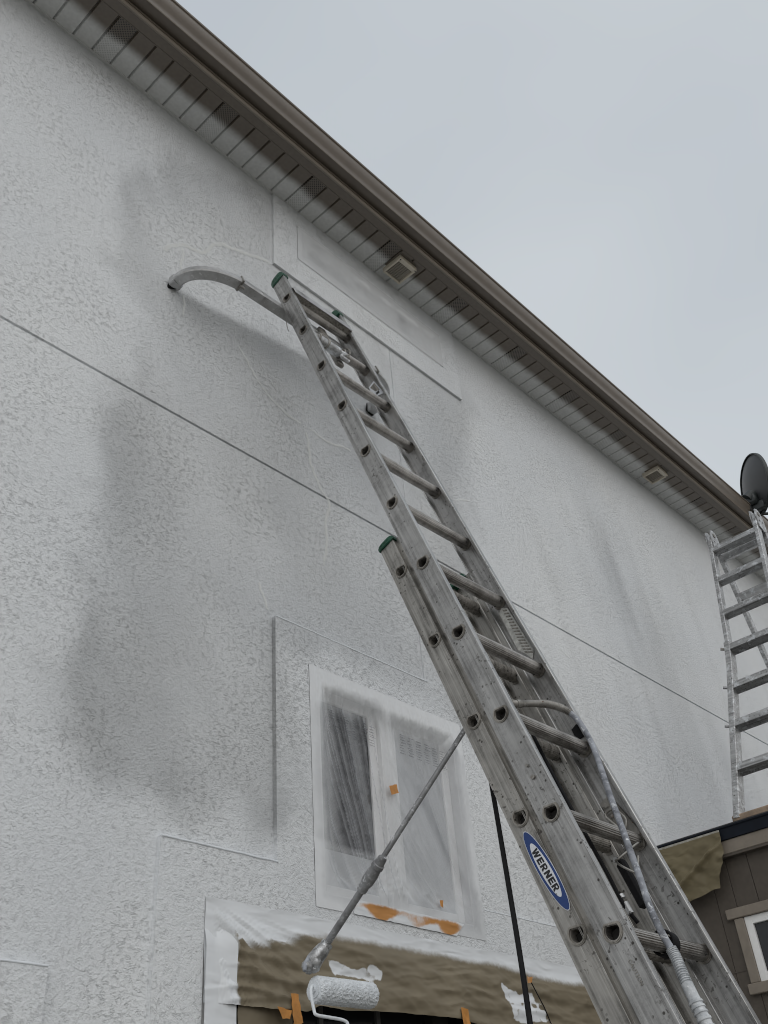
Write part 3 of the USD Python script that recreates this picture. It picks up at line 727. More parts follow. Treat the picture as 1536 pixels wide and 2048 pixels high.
cr2 = np.abs(fbm2(X - 0.4 * Zp, wz_ - .10 * X, 4.5, 53, 2, 34) - 0.5)
cr3 = np.abs(fbm2(X, wz_ + .5 * X, 7, 66, 2, 22) - 0.5)
Yp = -0.022 - sstep(0.03, 0.12, ed) * (0.004 + 0.060 * (0.22 - cr1) * (cr1 < .22) + 0.028 * (0.2 - cr2) * (cr2 < .2) + 0.022 * (.16 - cr3) * (cr3 < .16) + 0.02 * (fbm2(X, Zp, 2.2, 67, 2) - .5)) - 0.010 * sstep(0.05, 0.0, np.abs((2.444 - Zp) - 0.05)) * (fbm2(X, Zp, 8, 54) - 0.3)
Yp -= 0.012 * sstep(0.12, 0.25, 2.444 - Zp) * (fbm2(X, Zp, 6, 57) + .2)
xm = 0.10 + 0.04 * (fbm2(Zp, X, 14, 55) - 0.5)
S = sstep(xm + .035, xm - 0.02, X - DOOR[0]) * 1.1
tw = 0.026 + 0.06 * sstep(2.34, 2.0, X) * sstep(1.9, 2.0, X) + 0.02 * (fbm2(X, Zp, 9, 56) - 0.5) + 0.02 * sstep(3.2, 3.6, X)
fan = np.abs(fbm2(np.arctan2(X - 1.84, 2.46 - Zp) * 3, np.hypot(X - 1.84, Zp - 2.46) * .4, 4, 59, 3) - .5)
S = np.maximum(S, sstep(tw + 0.065, tw - 0.025, 2.444 - Zp + 0.12 * (fan - .12) * sstep(2.5, 2.2, X)) * 1.1)
Yp -= 0.05 * (fan - .12) * sstep(2.5, 2.2, X) * sstep(0.02, .06, ed)


def smear(poly, amt=1.0, soft=0.012):
    global S
    pg = Polygon([wall_xz(*q) for q in poly])
    from shapely import distance, points
    pt = points(X.ravel(), Zp.ravel())
    inside = np.array(distance(pg, pt)).reshape(X.shape)
    S = np.maximum(S, amt * sstep(soft, 0, inside + (fbm2(X, Zp, 45, 58) - 0.45) * 0.02))


smear([(643, 1928), (672, 1936), (690, 1945), (730, 1940), (746, 1950), (744, 1962), (722, 1963), (690, 1955), (655, 1950)])
smear([(456, 1862), (470, 1858), (474, 1874), (462, 1880)], 1.1, .012)
smear([(485, 1871), (520, 1876), (570, 1880), (570, 1884), (520, 1882), (485, 1876)], 0.9, .008)
smear([(986, 1970), (1004, 1984), (1026, 1996), (1048, 1994), (1052, 2004), (1020, 2010), (1004, 2008)], 0.9)
smear([(1004, 2014), (1040, 2016), (1068, 2030), (1075, 2046), (1020, 2048), (1010, 2040)], 1.0)
smear([(1015, 2004), (1060, 2008), (1064, 2014), (1020, 2014)], 0.75, .008)
V = np.stack([X, Yp, Zp], -1).reshape(-1, 3)
_, f = grid(xs, zs, 0)
part(paper, 'sheet', (V, f), 'kraft_paper', smooth=True, spray=np.clip(S, 0, 1.2).ravel())
# side strip running down the left jamb, and a loose flap
xs, zs = lines(DOOR[0], 1.966, 0.008), lines(1.3, 2.43, 0.012)
X, Z = np.meshgrid(xs, zs)
v, f = grid(xs, zs, lambda a, b: -0.030 - 0.006 * fbm2(a, b, 10, 61, 3, 3) - 0.014 * sstep(1.90, 1.972, a) * fbm2(a, b, 8, 62, 3, 5) + 0.03 * sstep(2.30, 2.43, b) + .008 * np.sin(40 * (a - 1.856) + 3 * b) * sstep(2.2, 2.4, b) * sstep(1.86, 1.9, a))
part(paper, 'side_strip', (v, f), 'kraft_paper', smooth=True, spray=np.ones(len(v)) * 1.1, label='white sprayed strip down the left jamb')
xs, zs = lines(1.975, 2.20, 0.008), lines(1.6, 2.20, 0.010)
v, f = grid(xs, zs, lambda a, b: -0.004 - 0.02 * fbm2(a, b, 9, 63, 4, 14) - 0.02 * sstep(2.2, 1.98, a) * sstep(1.7, 2.15, b))
part(paper, 'flap', (v, f), 'kraft_paper', smooth=True, spray=np.zeros(len(v)), label='darker loose flap below the sheet')
quad_sheet(paper, 'tape_strip', [(582, 1986), (597, 1988), (606, 2046), (588, 2060)], -0.062, 'orange_tape', 7, relief=.004)
quad_sheet(paper, 'tape_strip', [(555, 2014), (584, 2020), (580, 2040), (566, 2036)], -0.062, 'orange_tape', 8, n=6, relief=.002)
quad_sheet(paper, 'tape_strip', [(922, 2014), (936, 2018), (944, 2060), (928, 2056)], -0.062, 'orange_tape', 9, relief=.003)
quad_sheet(paper, 'tape_strip', [(1054, 1952), (1066, 1954), (1064, 1966), (1056, 1966)], -0.056, 'sprayed_tape', 10, n=5, spray=.35, relief=.001)
slit = np.array([at(1062, 1964, -0.054), at(1083, 2004, -0.056), at(1090, 2018, -0.056), at(1104, 2052, -0.056)])
part(paper, 'fold_line', sweep(spline(slit), 0.0022), 'black_rubber', label='dark slit between two lengths of paper')

# ------------------------------------------------------------------ eave vents
def eave_vent(px, label):
    v = ray(*px); c = CAM + v * ((ZS - 1.6) / v[2])
    t = thing('eave_vent', label, 'vent', 'square vents under the soffit')
    a, h, s = ZS + 0.002, 0.034, 0.070
    x, y = c[0], c[1]
    part(t, 'housing', cat(box((x - s, y - s, a - h), (x - s + .013, y + s, a), .003), box((x + s - .013, y - s, a - h), (x + s, y + s, a), .003), box((x - s + .012, y + s - .013, a - h + .001), (x + s - .012, y + s, a), .003),
                           box((x - s + .012, y - s, a - h + .001), (x + s - .012, y - s + .026, a), .003)), 'vent_plastic')
    part(t, 'screen', box((x - s + .012, y - s + .02, a - .02), (x + s - .012, y + s - .012, a - .016)), 'vent_screen')
    for k in range(6):
        q = x - s + .022 + k * .0155
        part(t, 'louvre', box((q, y - s + .024, a - .026), (q + .003, y + s - .013, a - .0205)), 'vent_screen')
    for k in (-1, 1):
        part(t, 'screw', cyl((x + k * (s - .008), y - s + .008, a - h - .002), (x + k * (s - .008), y - s + .008, a - h + .004), .0035, 8), 'dark_void')
    part(t, 'mounting_plate', box((x - s - .012, y - s - .012, a - .004), (x + s + .012, y + s - .03, a + .0), .0), 'taupe_fascia')


eave_vent((799, 536), 'square beige vent under the soffit above the end of the masked transom')
eave_vent((1309, 947), 'square beige vent under the soffit near the folding ladder')

# ------------------------------------------------------------------ extension ladder; local axes u right, v up the rails, w towards the climber
P0 = np.array([2.00774907, 2.14366113 - 2.4, 3.35728964 + 1.6])
D = np.array([-0.01970505, -0.33487085, -0.94205797]); D /= np.linalg.norm(D)
Rr = np.array([0.99953104, -0.02868791, -0.0107096]); Rr -= D * (Rr @ D); Rr /= np.linalg.norm(Rr)
Vv = -D; Ww = np.cross(Rr, Vv)
LX = np.eye(4); LX[:3, 0], LX[:3, 1], LX[:3, 2], LX[:3, 3] = Rr, Vv, Ww, P0
WID, SP = 0.3687, 0.3048
loc = lambda p: np.linalg.inv(LX)[:3, :3] @ (np.asarray(p) - P0)


def lp(px, py, w):
    """Point of the ladder's own space seen at the pixel, lying w in front of the rung plane."""
    return loc(at_plane(px, py, P0 + Ww * w, Ww))


up_v = np.array([Vv[2], Ww[2]]); up_v /= np.linalg.norm(up_v)          # world up inside the (v, w) plane


def dshape(r, flat, teeth=0, depth=0.0007):
    a = np.linspace(0, 2 * np.pi, 96, endpoint=False)
    rad = np.full(96, r)
    if teeth:
        rad = rad - depth * (np.arange(96) % 4 < 2)
    p = np.stack([np.cos(a) * rad, np.sin(a) * rad], 1)              # x across, y up
    p[:, 1] = np.minimum(p[:, 1], flat - (depth * (np.arange(96) % 4 < 2) if teeth else 0))
    c, s = up_v[0], up_v[1]                                          # turn so that y runs along up_v in (v, w)
    return np.stack([p[:, 1] * c - p[:, 0] * s, p[:, 1] * s + p[:, 0] * c], 1)


ladder = thing('extension_ladder', 'long grey aluminium extension ladder leaning on the wall between film-covered window and roof', 'ladder', xf=LX)
VW = lambda u: ((u, 0, 0), (0, 1, 0), (0, 0, 1), (1, 0, 0))           # extrude (v, w) polygons along u


def rail(name, s, wc, back, front, v0, v1, centres, matname, lip):
    """s=-1 left, +1 right. web at u=0 (left) or u=WID (right); flanges point inwards."""
    u = 0.0 if s < 0 else WID
    ii = 1 if s < 0 else -1
    pg = Polygon([(v0, wc + back), (v1, wc + back), (v1, wc + front), (v0, wc + front)])
    for c in centres:
        pg = pg.difference(Polygon(dshape(0.0186, 0.0125) + np.array([c, wc])))
    t = 0.0026
    web = extr(pg, t, VW(u if s < 0 else u - t + 0.0))
    fl = []
    B = lambda u0, u1, w0, w1, c=0.0008: box((u + ii * u0, v0, w0), (u + ii * u1, v1, w1), c)
    fl.append(B(0.0005, 0.019, wc + front - 0.004, wc + front + 0.0005, .0015))   # front flange
    fl.append(B(0.0005, 0.022, wc + back - 0.0005, wc + back + 0.003))            # rear flange
    fl.append(B(0.016, 0.0188, wc + front - 0.011, wc + front - 0.003))           # turned lip
    if lip == 'fly':
        pass
    else:
        fl.append(B(0.015, 0.0175, wc + front, wc + front + 0.022))
    for q in (back + 0.006, back + 0.0095, front - 0.0075, front - 0.0105):       # drawn ribs along the rail
        fl.append(box((u - ii * 0.0008, v0, wc + q - .0007), (u + ii * 0.0005, v1, wc + q + .0007)) if s < 0 else box((u - t - 0.0008, v0, wc + q - .0007), (u - t + 0.0005, v1, wc + q + .0007)))
    return part(ladder, name, cat(web, *fl), matname)


fc = [-SP * k for k in range(0, 12)]
bc = [-1.78581585 - SP * k for k in range(0, 12)]
BW = -0.0791
for s in (-1, 1):
    rail('fly_rail', s, 0.0, -0.038, 0.036, -3.50, 0.185, fc, 'fly_aluminium', 'fly')
    rail('base_rail', s, BW, -0.038, 0.020, -5.20, -1.645, bc, 'base_aluminium', 'base')


def ring(u0, u1, c, w, r0=0.0187, r1=0.0246):
    pg = Polygon(dshape(r1, 0.0178)).difference(Polygon(dshape(r0, 0.0126)))
    r = extr(pg, u1 - u0, VW(u0)); r.apply_translation((0, c, w))
    pg2 = Polygon(dshape(0.0222, 0.0155)).difference(Polygon(dshape(r0 + .0006, 0.0130)))
    q = extr(pg2, u1 - u0 + 0.0026, VW(u0 - 0.0013)); q.apply_translation((0, c, w))
    return cat(r, q)


def rung(name, c, w, matname):
    pg = Polygon(dshape(0.0196, 0.0138, teeth=24)).difference(Polygon(dshape(0.0172, 0.0114)))
    t = extr(pg, WID, VW(0.0)); t.apply_translation((0, c, w))
    r = part(ladder, name, t, matname)
    for a, b in ((-0.0026, 0.0), (0.0027, 0.0052), (WID - 0.0058, WID - 0.0028), (WID + 0.0002, WID + 0.0026)):
        part(r, 'collar', ring(a, b, c, w), 'collar_aluminium')
    for a in (0.020, WID - .023):  # dark plugs added, standing in for the shade inside the hollow rung
        part(r, 'shade_plug', box((a, c - .0165, w - .0165), (a + .003, c + .0105, w + .0165), .004), 'dark_void')
    return r


for c in fc:
    rung('rung', c, 0.0, 'rung_aluminium')
for c in bc:
    rung('base_rung', c, BW, 'grimy_aluminium')
# end caps
def endcap(u0, u1, v, w0, w1, h, rot=0.0):
    w = (w0 + w1) / 2; a = (w1 - w0) / 2
    pg = Polygon([(0, -a), (h * 0.55, -a), (h * 0.9, -a * .72), (h, -a * .35), (h, a * .35), (h * 0.9, a * .72), (h * 0.55, a), (0, a)])
    e = extr(pg, u1 - u0, VW(u0)); e.apply_translation((0, v, w))
    ribs = [box((u0 - .0015, v + h * q, w - a * .8), (u0 + .001, v + h * q + .004, w + a * .55)) for q in (0.12, 0.62)]
    ribs += [box((u0 - .0015, v + h * .12, w + a * q), (u0 + .001, v + h * .62, w + a * q + .004)) for q in (-0.75, -0.35, 0.05, 0.45)]
    return cat(e, *ribs)


for u0, u1 in ((-0.003, 0.030), (WID - 0.030, WID + 0.003)):
    part(ladder, 'end_cap', endcap(u0, u1, 0.172, -0.041, 0.038, 0.052), 'green_plastic')
    part(ladder, 'base_end_cap', endcap(u0 - .001, u1, -1.653, BW - 0.041, BW + 0.026, 0.022), 'green_plastic')
    part(ladder, 'foot', cat(box((u0 - .004, -5.29, BW - .04), (u1 + .004, -5.10, BW + .022), .006), box((u0 - .012, -5.31, BW - .06), (u1 + .012, -5.285, BW + .045), .004)), 'black_rubber')
# dirt worn top of the base rail is one with it; logo sticker on the left base rail
lg = sub(ladder, 'logo_sticker')


def ell(a, b, n=64):
    q = np.linspace(0, 2 * np.pi, n, endpoint=False)
    return Polygon(np.stack([np.sign(np.cos(q)) * np.abs(np.cos(q)) ** 1.0 * a, np.sin(q) * b], 1))


LC = lp(1099.5, 1741.5, BW)[1:]
tilt = -4.6
lframe = lambda u: ((u, LC[0], LC[1]), (0, -1, 0), (0, 0, 1), (-1, 0, 0))
for nm, poly, u, mt in (('rim', ell(0.1085, 0.0215), -0.0010, 'label_white'), ('oval', ell(0.1065, 0.0200), -0.0014, 'label_blue'), ('panel', ell(0.0735, 0.0142), -0.0018, 'label_white')):
    part(lg, nm, extr(affinity.rotate(poly, -tilt, origin=(0, 0)), 0.0004, lframe(u)), mt)
def letters():
    """Heavy block letters, one unit tall, each about one unit wide."""
    t = 0.30
    B = lambda *q: Polygon(q)
    R = lambda x0, y0, x1, y1: B((x0, y0), (x1, y0), (x1, y1), (x0, y1))
    E_ = R(0, 0, t, 1).union(R(0, 0, .82, .24)).union(R(0, .39, .76, .61)).union(R(0, .76, .82, 1))
    bowl = R(0, .36, .5, 1).union(Point(.55, .68).buffer(.32)).difference(R(t, .57, .55, .79).union(Point(.55, .68).buffer(.11)))
    R_ = R(0, 0, t, 1).union(bowl).union(B((.32, .42), (.62, .42), (.92, 0), (.56, 0)))
    N_ = R(0, 0, t, 1).union(R(.62, 0, .92, 1)).union(B((0, 1), (.30, 1), (.92, 0), (.62, 0)))
    W_ = B((0, 1), (.30, 1), (.42, .42), (.54, 1), (.78, 1), (.90, .42), (1.02, 1), (1.32, 1), (1.06, 0), (.78, 0), (.66, .52), (.54, 0), (.26, 0))
    return [(W_, 1.32), (E_, .82), (R_, .92), (N_, .92), (E_, .82), (R_, .92)]


gl, x = [], 0.0
for poly, wd in letters():
    gl.append(affinity.translate(poly, x, -0.5)); x += wd + 0.16
x -= 0.16
lets = []
for q in gl:
    q = affinity.scale(affinity.translate(q, -x / 2, 0), 0.1135 / x, 0.0172, origin=(0, 0))
    q = affinity.rotate(affinity.skew(q, xs=10, origin=(0, 0)), -tilt, origin=(0, 0))
    lets += [extr(g_, 0.0004, lframe(-0.0022)) for g_ in getattr(q, 'geoms', [q])]
part(lg, 'lettering', cat(*lets), 'label_black')
rg = affinity.rotate(affinity.translate(Point(0, 0).buffer(.0019).difference(Point(0, 0).buffer(.0012)), .0615, -.0072), -tilt, origin=(0, 0))
part(lg, 'registered_mark', extr(rg, 0.0004, lframe(-0.0022)), 'label_black')
# caution print on the front left rail
tm = meshkit.text_mesh('CAUTION', 0.0085, 0.0003)
v = tm.vertices; c0 = lp(1272, 1925, 0.0)
tm.vertices = np.array([-0.0012, c0[1], c0[2]]) + v[:, :1] * np.array([0, -1, 0]) + v[:, 1:2] * np.array([0, 0, 1]) + v[:, 2:3] * np.array([-1, 0, 0])
part(ladder, 'caution_print', tm, 'grimy_aluminium')
# bolts on the fly rail, stickers on the right rail
for px in ((1049, 1529), (1061, 1552)):
    q = lp(*px, 0.0)
    part(ladder, 'bolt', cyl((-0.005, q[1], q[2] * 0 + lp(*px, 0.0)[2]), (0.002, q[1], q[2]), 0.0042 if px[0] < 1055 else 0.0058, 10), 'worn_steel')


def rail_patch(name, pxs, matname, lift=0.0016, w_hint=0.0):
    """A flat sticker on the inner face of the right rail (u = WID)."""
    pts = []
    for px in pxs:
        q = loc(at_plane(px[0], px[1], P0 + Rr * (WID - 0.0036), Rr)); pts.append((q[1], q[2]))
    return part(ladder, name, extr(Polygon(pts), lift, ((WID - 0.0036 - lift, 0, 0), (0, 1, 0), (0, 0, 1), (1, 0, 0))), matname)


rail_patch('warning_sticker', [(1003, 1216), (1016, 1217), (1068, 1300), (1066, 1318), (1052, 1308), (1036, 1300), (999, 1228)], 'torn_label' if False else 'sticker_paper')
for k in range(15):
    t = k / 14
    a = np.array((1006, 1221)) * (1 - t) + np.array((1049, 1303)) * t; b = np.array((1014, 1219)) * (1 - t) + np.array((1066, 1303)) * t
    rail_patch('print_line', [tuple(a), tuple(b), tuple(b + (1, 3)), tuple(a + (1.2, 2.4))], 'grimy_aluminium', lift=0.0022)
rail_patch('info_sticker', [(738, 775), (748, 762), (764, 780), (768, 786), (755, 792), (742, 784)], 'label_white')
rail_patch('info_print', [(741, 776), (749, 766), (760, 780), (751, 783)], 'grimy_aluminium', lift=0.0021)
rail_patch('info_print', [(752, 786), (758, 781), (760, 785), (754, 790)], 'label_black', lift=0.0021)
rail_patch('torn_patch', [(1144, 1460), (1153, 1449), (1164, 1448), (1172, 1458), (1170, 1472), (1160, 1478), (1150, 1472)], 'black_rubber', lift=0.003)
# rung lock: bracket, hook and wire bail on the right rail
q = lambda px, py, u: loc(at_plane(px, py, P0 + Rr * u, Rr))
lk = [q(*p, WID - 0.006)[1:] for p in ((1203, 1608), (1218, 1594), (1228, 1604), (1285, 1668), (1290, 1690), (1268, 1690), (1232, 1648), (1212, 1632))]
part(ladder, 'rung_lock', cat(extr(Polygon(lk).buffer(0.002), 0.004, VW(WID - 0.0095)), cyl(q(1211, 1611, WID - .018), q(1211, 1611, WID - .006), .006, 10),
                              cyl(q(1224, 1632, WID - .016), q(1224, 1632, WID - .006), .004, 10)), 'worn_steel')
hk = spline([q(1228, 1616, WID - .018), q(1214, 1624, WID - .020), q(1212, 1634, WID - .022), q(1230, 1650, WID - .024), q(1246, 1664, WID - .022), q(1252, 1640, WID - .018), q(1232, 1618, WID - .016)], 6)
part(ladder, 'rung_lock', sweep(hk, 0.0035), 'worn_steel', smooth=True)
bl = [lp(1276, 1686, 0.03), lp(1270, 1690, 0.03), lp(1236, 1718, 0.0), lp(1232, 1722, -.02), lp(1243, 1732, 0.0), lp(1272, 1746, 0.02), lp(1276, 1742, 0.02), lp(1276, 1712, 0.03)]
part(ladder, 'wire_bail', sweep(spline(bl, 5), 0.0027), 'worn_steel', smooth=True)
pu = lp(1233, 1720, -0.02)
part(ladder, 'pulley', cat(cyl(pu + (-.004, 0.0, 0), pu + (.030, 0.0, 0), 0.007, 12), box(pu + (.004, -.125, -.012), pu + (.026, -.004, .012), .005)), 'black_rubber')
part(ladder, 'pulley_pin', cyl(pu + (-.007, 0, 0), pu + (-.003, 0, 0), 0.0062, 12), 'arm_aluminium')

# ------------------------------------------------------------------ stand-off stabiliser on the ladder top
stab = thing('ladder_stabilizer', 'curved silver stand-off arm bracing the ladder top against the wall', 'stand-off', xf=LX)
barp = Polygon([(-0.026, -0.014), (0.026, -0.014), (0.026, 0.022), (0.023, 0.022), (0.023, -0.010), (-0.023, -0.010), (-0.023, 0.022), (-0.026, 0.022)])
c, s_ = math.cos(-0.25), math.sin(-0.25)
me = extr(barp, WID - 0.024, VW(0.012)); me.apply_translation((0, 0.018, 0.020))
part(stab, 'crossbar', me, 'grimy_aluminium')
part(stab, 'crossbar_plate', box((0.012, -0.008, 0.0435), (WID - .012, 0.046, 0.0465), .001), 'arm_aluminium')
padL, padR = loc((1.587, -0.012, 4.916)), loc((2.79, -0.012, 4.945))
back = -0.062
part(stab, 'rear_bar', sweep([(-0.10, -0.012, back), (WID + 0.10, -0.012, back)], rect(0.046, 0.044), up=(0, 1, 0)), 'arm_aluminium')
for pad, sgn, u0 in ((padL, -1, -0.09), (padR, 1, WID + 0.09)):
    A = np.array([u0, -0.012, back]); Lr = abs(pad[0] - u0); strt = 0.10
    g = pad - np.array([pad[0], A[1], A[2]])
    pts = [A, A + np.array([sgn * strt, 0, 0])]
    a = np.linspace(0, np.pi / 2, 15)[1:]
    for t in a:
        pts.append(A + np.array([sgn * (strt + (Lr - strt) * math.sin(t)), 0, 0]) + g * (1 - math.cos(t)) * 0.86)
    pts = np.array(pts)
    part(stab, 'arm', sweep(pts, rect(0.048, 0.044, .005), up=(0, 1, 0)), 'arm_aluminium', smooth=25)
    e = pts[-1]; d = pad - e; d = d / np.linalg.norm(d); tdir = pts[-1] - pts[-2]; tdir /= np.linalg.norm(tdir)
    part(stab, 'end_cap', sweep([e - tdir * .002, e + tdir * 0.027], rect(0.053, 0.049, .005), up=(0, 1, 0)), 'arm_aluminium')
    part(stab, 'rubber_pad', sweep([e + tdir * 0.027, pad + tdir * 0.006], rect(0.056, 0.052, .005), up=(0, 1, 0)), 'black_rubber')
    j = A + np.array([sgn * 0.13, 0, 0])
    part(stab, 'joint_band', sweep([j - (0.004, 0, 0), j + (0.004, 0, 0)], rect(0.056, 0.052, .002), up=(0, 1, 0)), 'worn_steel')
    part(stab, 'thumb_screw', cat(cyl(j + (0, -.02, 0.0), j + (0, -.045, 0.004), 0.004, 8), cyl(j + (-.012, -.045, .004), j + (.012, -.045, .004), 0.006, 8)), 'worn_steel')
    b = A + np.array([sgn * 0.02, -0.002, 0.018])
    part(stab, 'bolt', cyl(b, b + (0, 0, 0.006), 0.007, 10), 'worn_steel')
rng = np.random.default_rng(5)
part(stab, 'bracket', cat(box((0.06, -0.335, -0.045), (0.10, 0.0, -0.024), .004), box((WID - .16, -0.335, -0.045), (WID - .12, 0.0, -0.024), .004)), 'worn_steel')
for uu in (0.075, 0.125, 0.215):
    a = np.linspace(0, 2 * np.pi, 20)
    part(stab, 'u_bolt', sweep(np.stack([np.full(20, uu) + .003 * np.sin(a), -SP + 0.025 * np.cos(a), 0.025 * np.sin(a)], 1), 0.0045), 'worn_steel', smooth=True)
part(stab, 'wrap', sweep([(0.07, -SP, 0), (0.20, -SP + .002, 0)], 0.0235 * np.array([1, 1])), 'splashed_aluminium', smooth=40, label='foil wrap round the second rung')
part(stab, 'loose_wrap', sweep(spline([(0.20, -SP, .005), (0.215, -SP - .03, .02), (0.19, -SP - 0.055, .01), (0.225, -SP - .075, .012)]), 0.008), 'splashed_aluminium')
ch = spline([(0.236, -SP + .035, 0.026), (0.238, -SP + .012, 0.033), (0.232, -SP - .02, 0.032), (0.222, -SP - .045, 0.02), (0.206, -SP - .062, 0.012)], 5)
for k in range(0, len(ch) - 1):
    d = ch[min(k + 1, len(ch) - 1)] - ch[k]; d /= np.linalg.norm(d)
    side = np.array([0, 0, 1.0]) if k % 2 else np.array([1.0, 0, 0])
    a = np.linspace(0, 2 * np.pi, 9)
    part(stab, 'chain_link', sweep(ch[k] + np.outer(np.cos(a), d) * 0.0055 + np.outer(np.sin(a), side) * 0.0035, 0.0013), 'worn_steel', smooth=True)
part(stab, 'hitch_pin', sweep(spline([lp(572, 640, -.06), lp(574, 652, -.06), lp(577, 662, -.055)]), 0.0016), 'worn_steel')

# ------------------------------------------------------------------ roller on its pole, resting through the ladder
wand = thing('spray_pole', 'grey spray pole with a clamp collar, laid slanting through the ladder', 'spray pole')
wpt = lambda px, py, w: P0 + LX[:3, :3] @ lp(px, py, w)
pA, pB, pC, pD = wpt(985, 1374, -.155), wpt(920, 1474, -.215), at(742, 1752, -0.56), at(650, 1893, -0.36)
part(wand, 'pole', sweep([pA, pB, pC], 0.0074), 'pole_metal', smooth=40)
part(wand, 'lower_pole', sweep([pC, pD], 0.0100), 'pole_metal', smooth=40)
ax = pD - pC; ax /= np.linalg.norm(ax)
prof = [(-.065, .0105), (-.060, .015), (-.042, .017), (-.040, .0205), (-.030, .0215), (-.028, .018), (-.005, .0215), (.018, .021), (.034, .016), (.038, .0175), (.050, .0165), (.052, .0122)]
part(wand, 'clamp_collar', sweep([pC + ax * a for a, _ in prof], np.array([b * .86 for _, b in prof])), 'pole_metal', smooth=50)
pE = at(625, 1925, -0.335)
ax2 = pE - pD; ax2 /= np.linalg.norm(ax2); L2 = np.linalg.norm(pE - pD)
pr = [(-.012, .0165), (-.006, .0175), (.000, .0160), (.004, .0185), (.02, .021), (.045, .0225), (.06, .019), (.07, .012)]
part(wand, 'swivel', sweep([pD + ax2 * a for a, _ in pr], np.array([b for _, b in pr])), 'splashed_aluminium', smooth=60)
kn = []
for k in range(9):
    a = pE + np.array([(-1, .2, -.3), (.8, -.3, -.5), (.1, -1, -.2), (-.6, -.4, .5), (.4, -.5, -1), (-1.5, 0, -.8), (.9, .3, -.9), (0, -.3, -1.2), (-.4, .6, -1)][k]) * 0.013
    s = trimesh.creation.icosphere(2, 0.0095 + 0.003 * (k % 3)); s.vertices *= 1 + 0.25 * (meshkit.noise(s.vertices * 220 + k, k)[:, None] - .5); s.apply_translation(a); kn.append(s)
part(wand, 'paint_lumps', cat(*kn), 'splashed_aluminium', smooth=True, label='lumps of dried paint on the fitting')
part(wand, 'valve_lever', sweep(spline([pE + (-.01, 0, .01), pE + (-.028, -.004, -.008), pE + (-.036, -.006, -.026)]), np.linspace(.009, .005, 17)), 'hose_rubber', smooth=True)
roller = thing('paint_roller', 'white paint-soaked roller in front of the brown masking paper', 'paint roller')
cA, cB = at(628, 1979, -0.335), at(744, 1992, -0.335)
ad = cB - cA; Ln = np.linalg.norm(ad); ad /= Ln
e1 = np.cross(ad, (0, 0, 1)); e1 /= np.linalg.norm(e1); e2 = np.cross(ad, e1)
nx, na = 150, 110
tt, aa = np.meshgrid(np.linspace(0, 1, nx), np.linspace(0, 2 * np.pi, na, endpoint=False), indexing='ij')
cyv = np.stack([tt * Ln, np.cos(aa) * .03, np.sin(aa) * .03], -1)
nap = np.abs(meshkit.fbm(cyv * 150, 3, 4) - 0.5) * 2
rr = 0.0290 + 0.0060 * (1 - nap) ** 1.5 - 0.006 * np.clip(np.abs(tt - .5) * 2 - .94, 0, 1) / .06
V = cA + tt[..., None] * Ln * ad + (np.cos(aa) * rr)[..., None] * e1 + (np.sin(aa) * rr)[..., None] * e2
i, j = np.meshgrid(np.arange(nx - 1), np.arange(na), indexing='ij')
a_, b_ = (i * na + j).ravel(), (i * na + (j + 1) % na).ravel()
F = np.vstack([np.stack([a_, b_, b_ + na], 1), np.stack([a_, b_ + na, a_ + na], 1)])
V = V.reshape(-1, 3); n0 = len(V)
V = np.vstack([V, cA, cB]); F = np.vstack([F, [[n0, (q + 1) % na, q] for q in range(na)], [[n0 + 1, (nx - 1) * na + q, (nx - 1) * na + (q + 1) % na] for q in range(na)]])
sl = trimesh.Trimesh(V, F, process=False)
if sl.volume < 0:
    sl.invert()
part(roller, 'sleeve', sl, 'wet_paint', smooth=35)
part(roller, 'end_disc', cyl(cA - ad * .003, cA + ad * .004, 0.022, 24), 'wet_paint')
wire = spline([cA + ad * .02, cA - ad * .006, at(624, 1972, -0.345), at(622, 1985, -.35), at(628, 2020, -.36), at(634, 2030, -.365), at(660, 2035, -.37), at(688, 2041, -.375), at(696, 2052, -.38), at(694, 2090, -.39), at(690, 2130, -.40)], 8)
part(roller, 'wire_frame', sweep(wire, 0.0042), 'wet_paint', smooth=True)
hA = at(690, 2126, -.40)
part(roller, 'handle', sweep([hA + (0, 0, .01), hA + (.01, -.02, -.12)], np.array([.013, .016])), 'black_rubber', smooth=40)
part(roller, 'pole', sweep([hA + (.009, -.018, -.10), np.array([hA[0] + .12, -0.75, 0.012])], 0.0115), 'pole_metal', smooth=40)
part(roller, 'cage_ring', cyl(cA - ad * .010, cA - ad * .002, 0.011, 14), 'wet_paint')

# ------------------------------------------------------------------ hose, ropes
hose = thing('paint_hose', 'grey paint-spattered hose draped down the right ladder rail', 'hose', xf=LX)
hp = [lp(1022, 1407, -.01), lp(1034, 1408, 0.0), lp(1062, 1407, 0.012), lp(1098, 1409, 0.03), lp(1133, 1421, 0.045), lp(1158, 1444, 0.055), lp(1183, 1486, 0.06), lp(1203, 1540, 0.062), lp(1221, 1594, 0.064),
      lp(1236, 1634, 0.066), lp(1257, 1692, 0.066), lp(1282, 1762, 0.064), lp(1300, 1815, 0.062), lp(1325, 1868, 0.060), lp(1349, 1910, 0.058), lp(1372, 1964, 0.056), lp(1392, 2006, 0.054), lp(1420, 2064, 0.05), lp(1480, 2200, 0.03)]
P = spline(hp, 12)
part(hose, 'hose', sweep(P[48:170], 0.0078), 'hose_rubber', smooth=True)
seg = P[:52]; tq = np.linspace(0, 1, 200); sI = np.stack([np.interp(tq, np.linspace(0, 1, len(seg)), seg[:, k]) for k in range(3)], 1)
rad = np.where(tq < .22, .0105, np.where(tq < .30, .0125, np.where(tq < .58, .0098, .0098 + .0016 * (np.sin(tq * 240) > 0)))) * np.where(tq > .95, .9, 1)
rad = np.where((tq > .04) & (tq < .1), .013, rad)
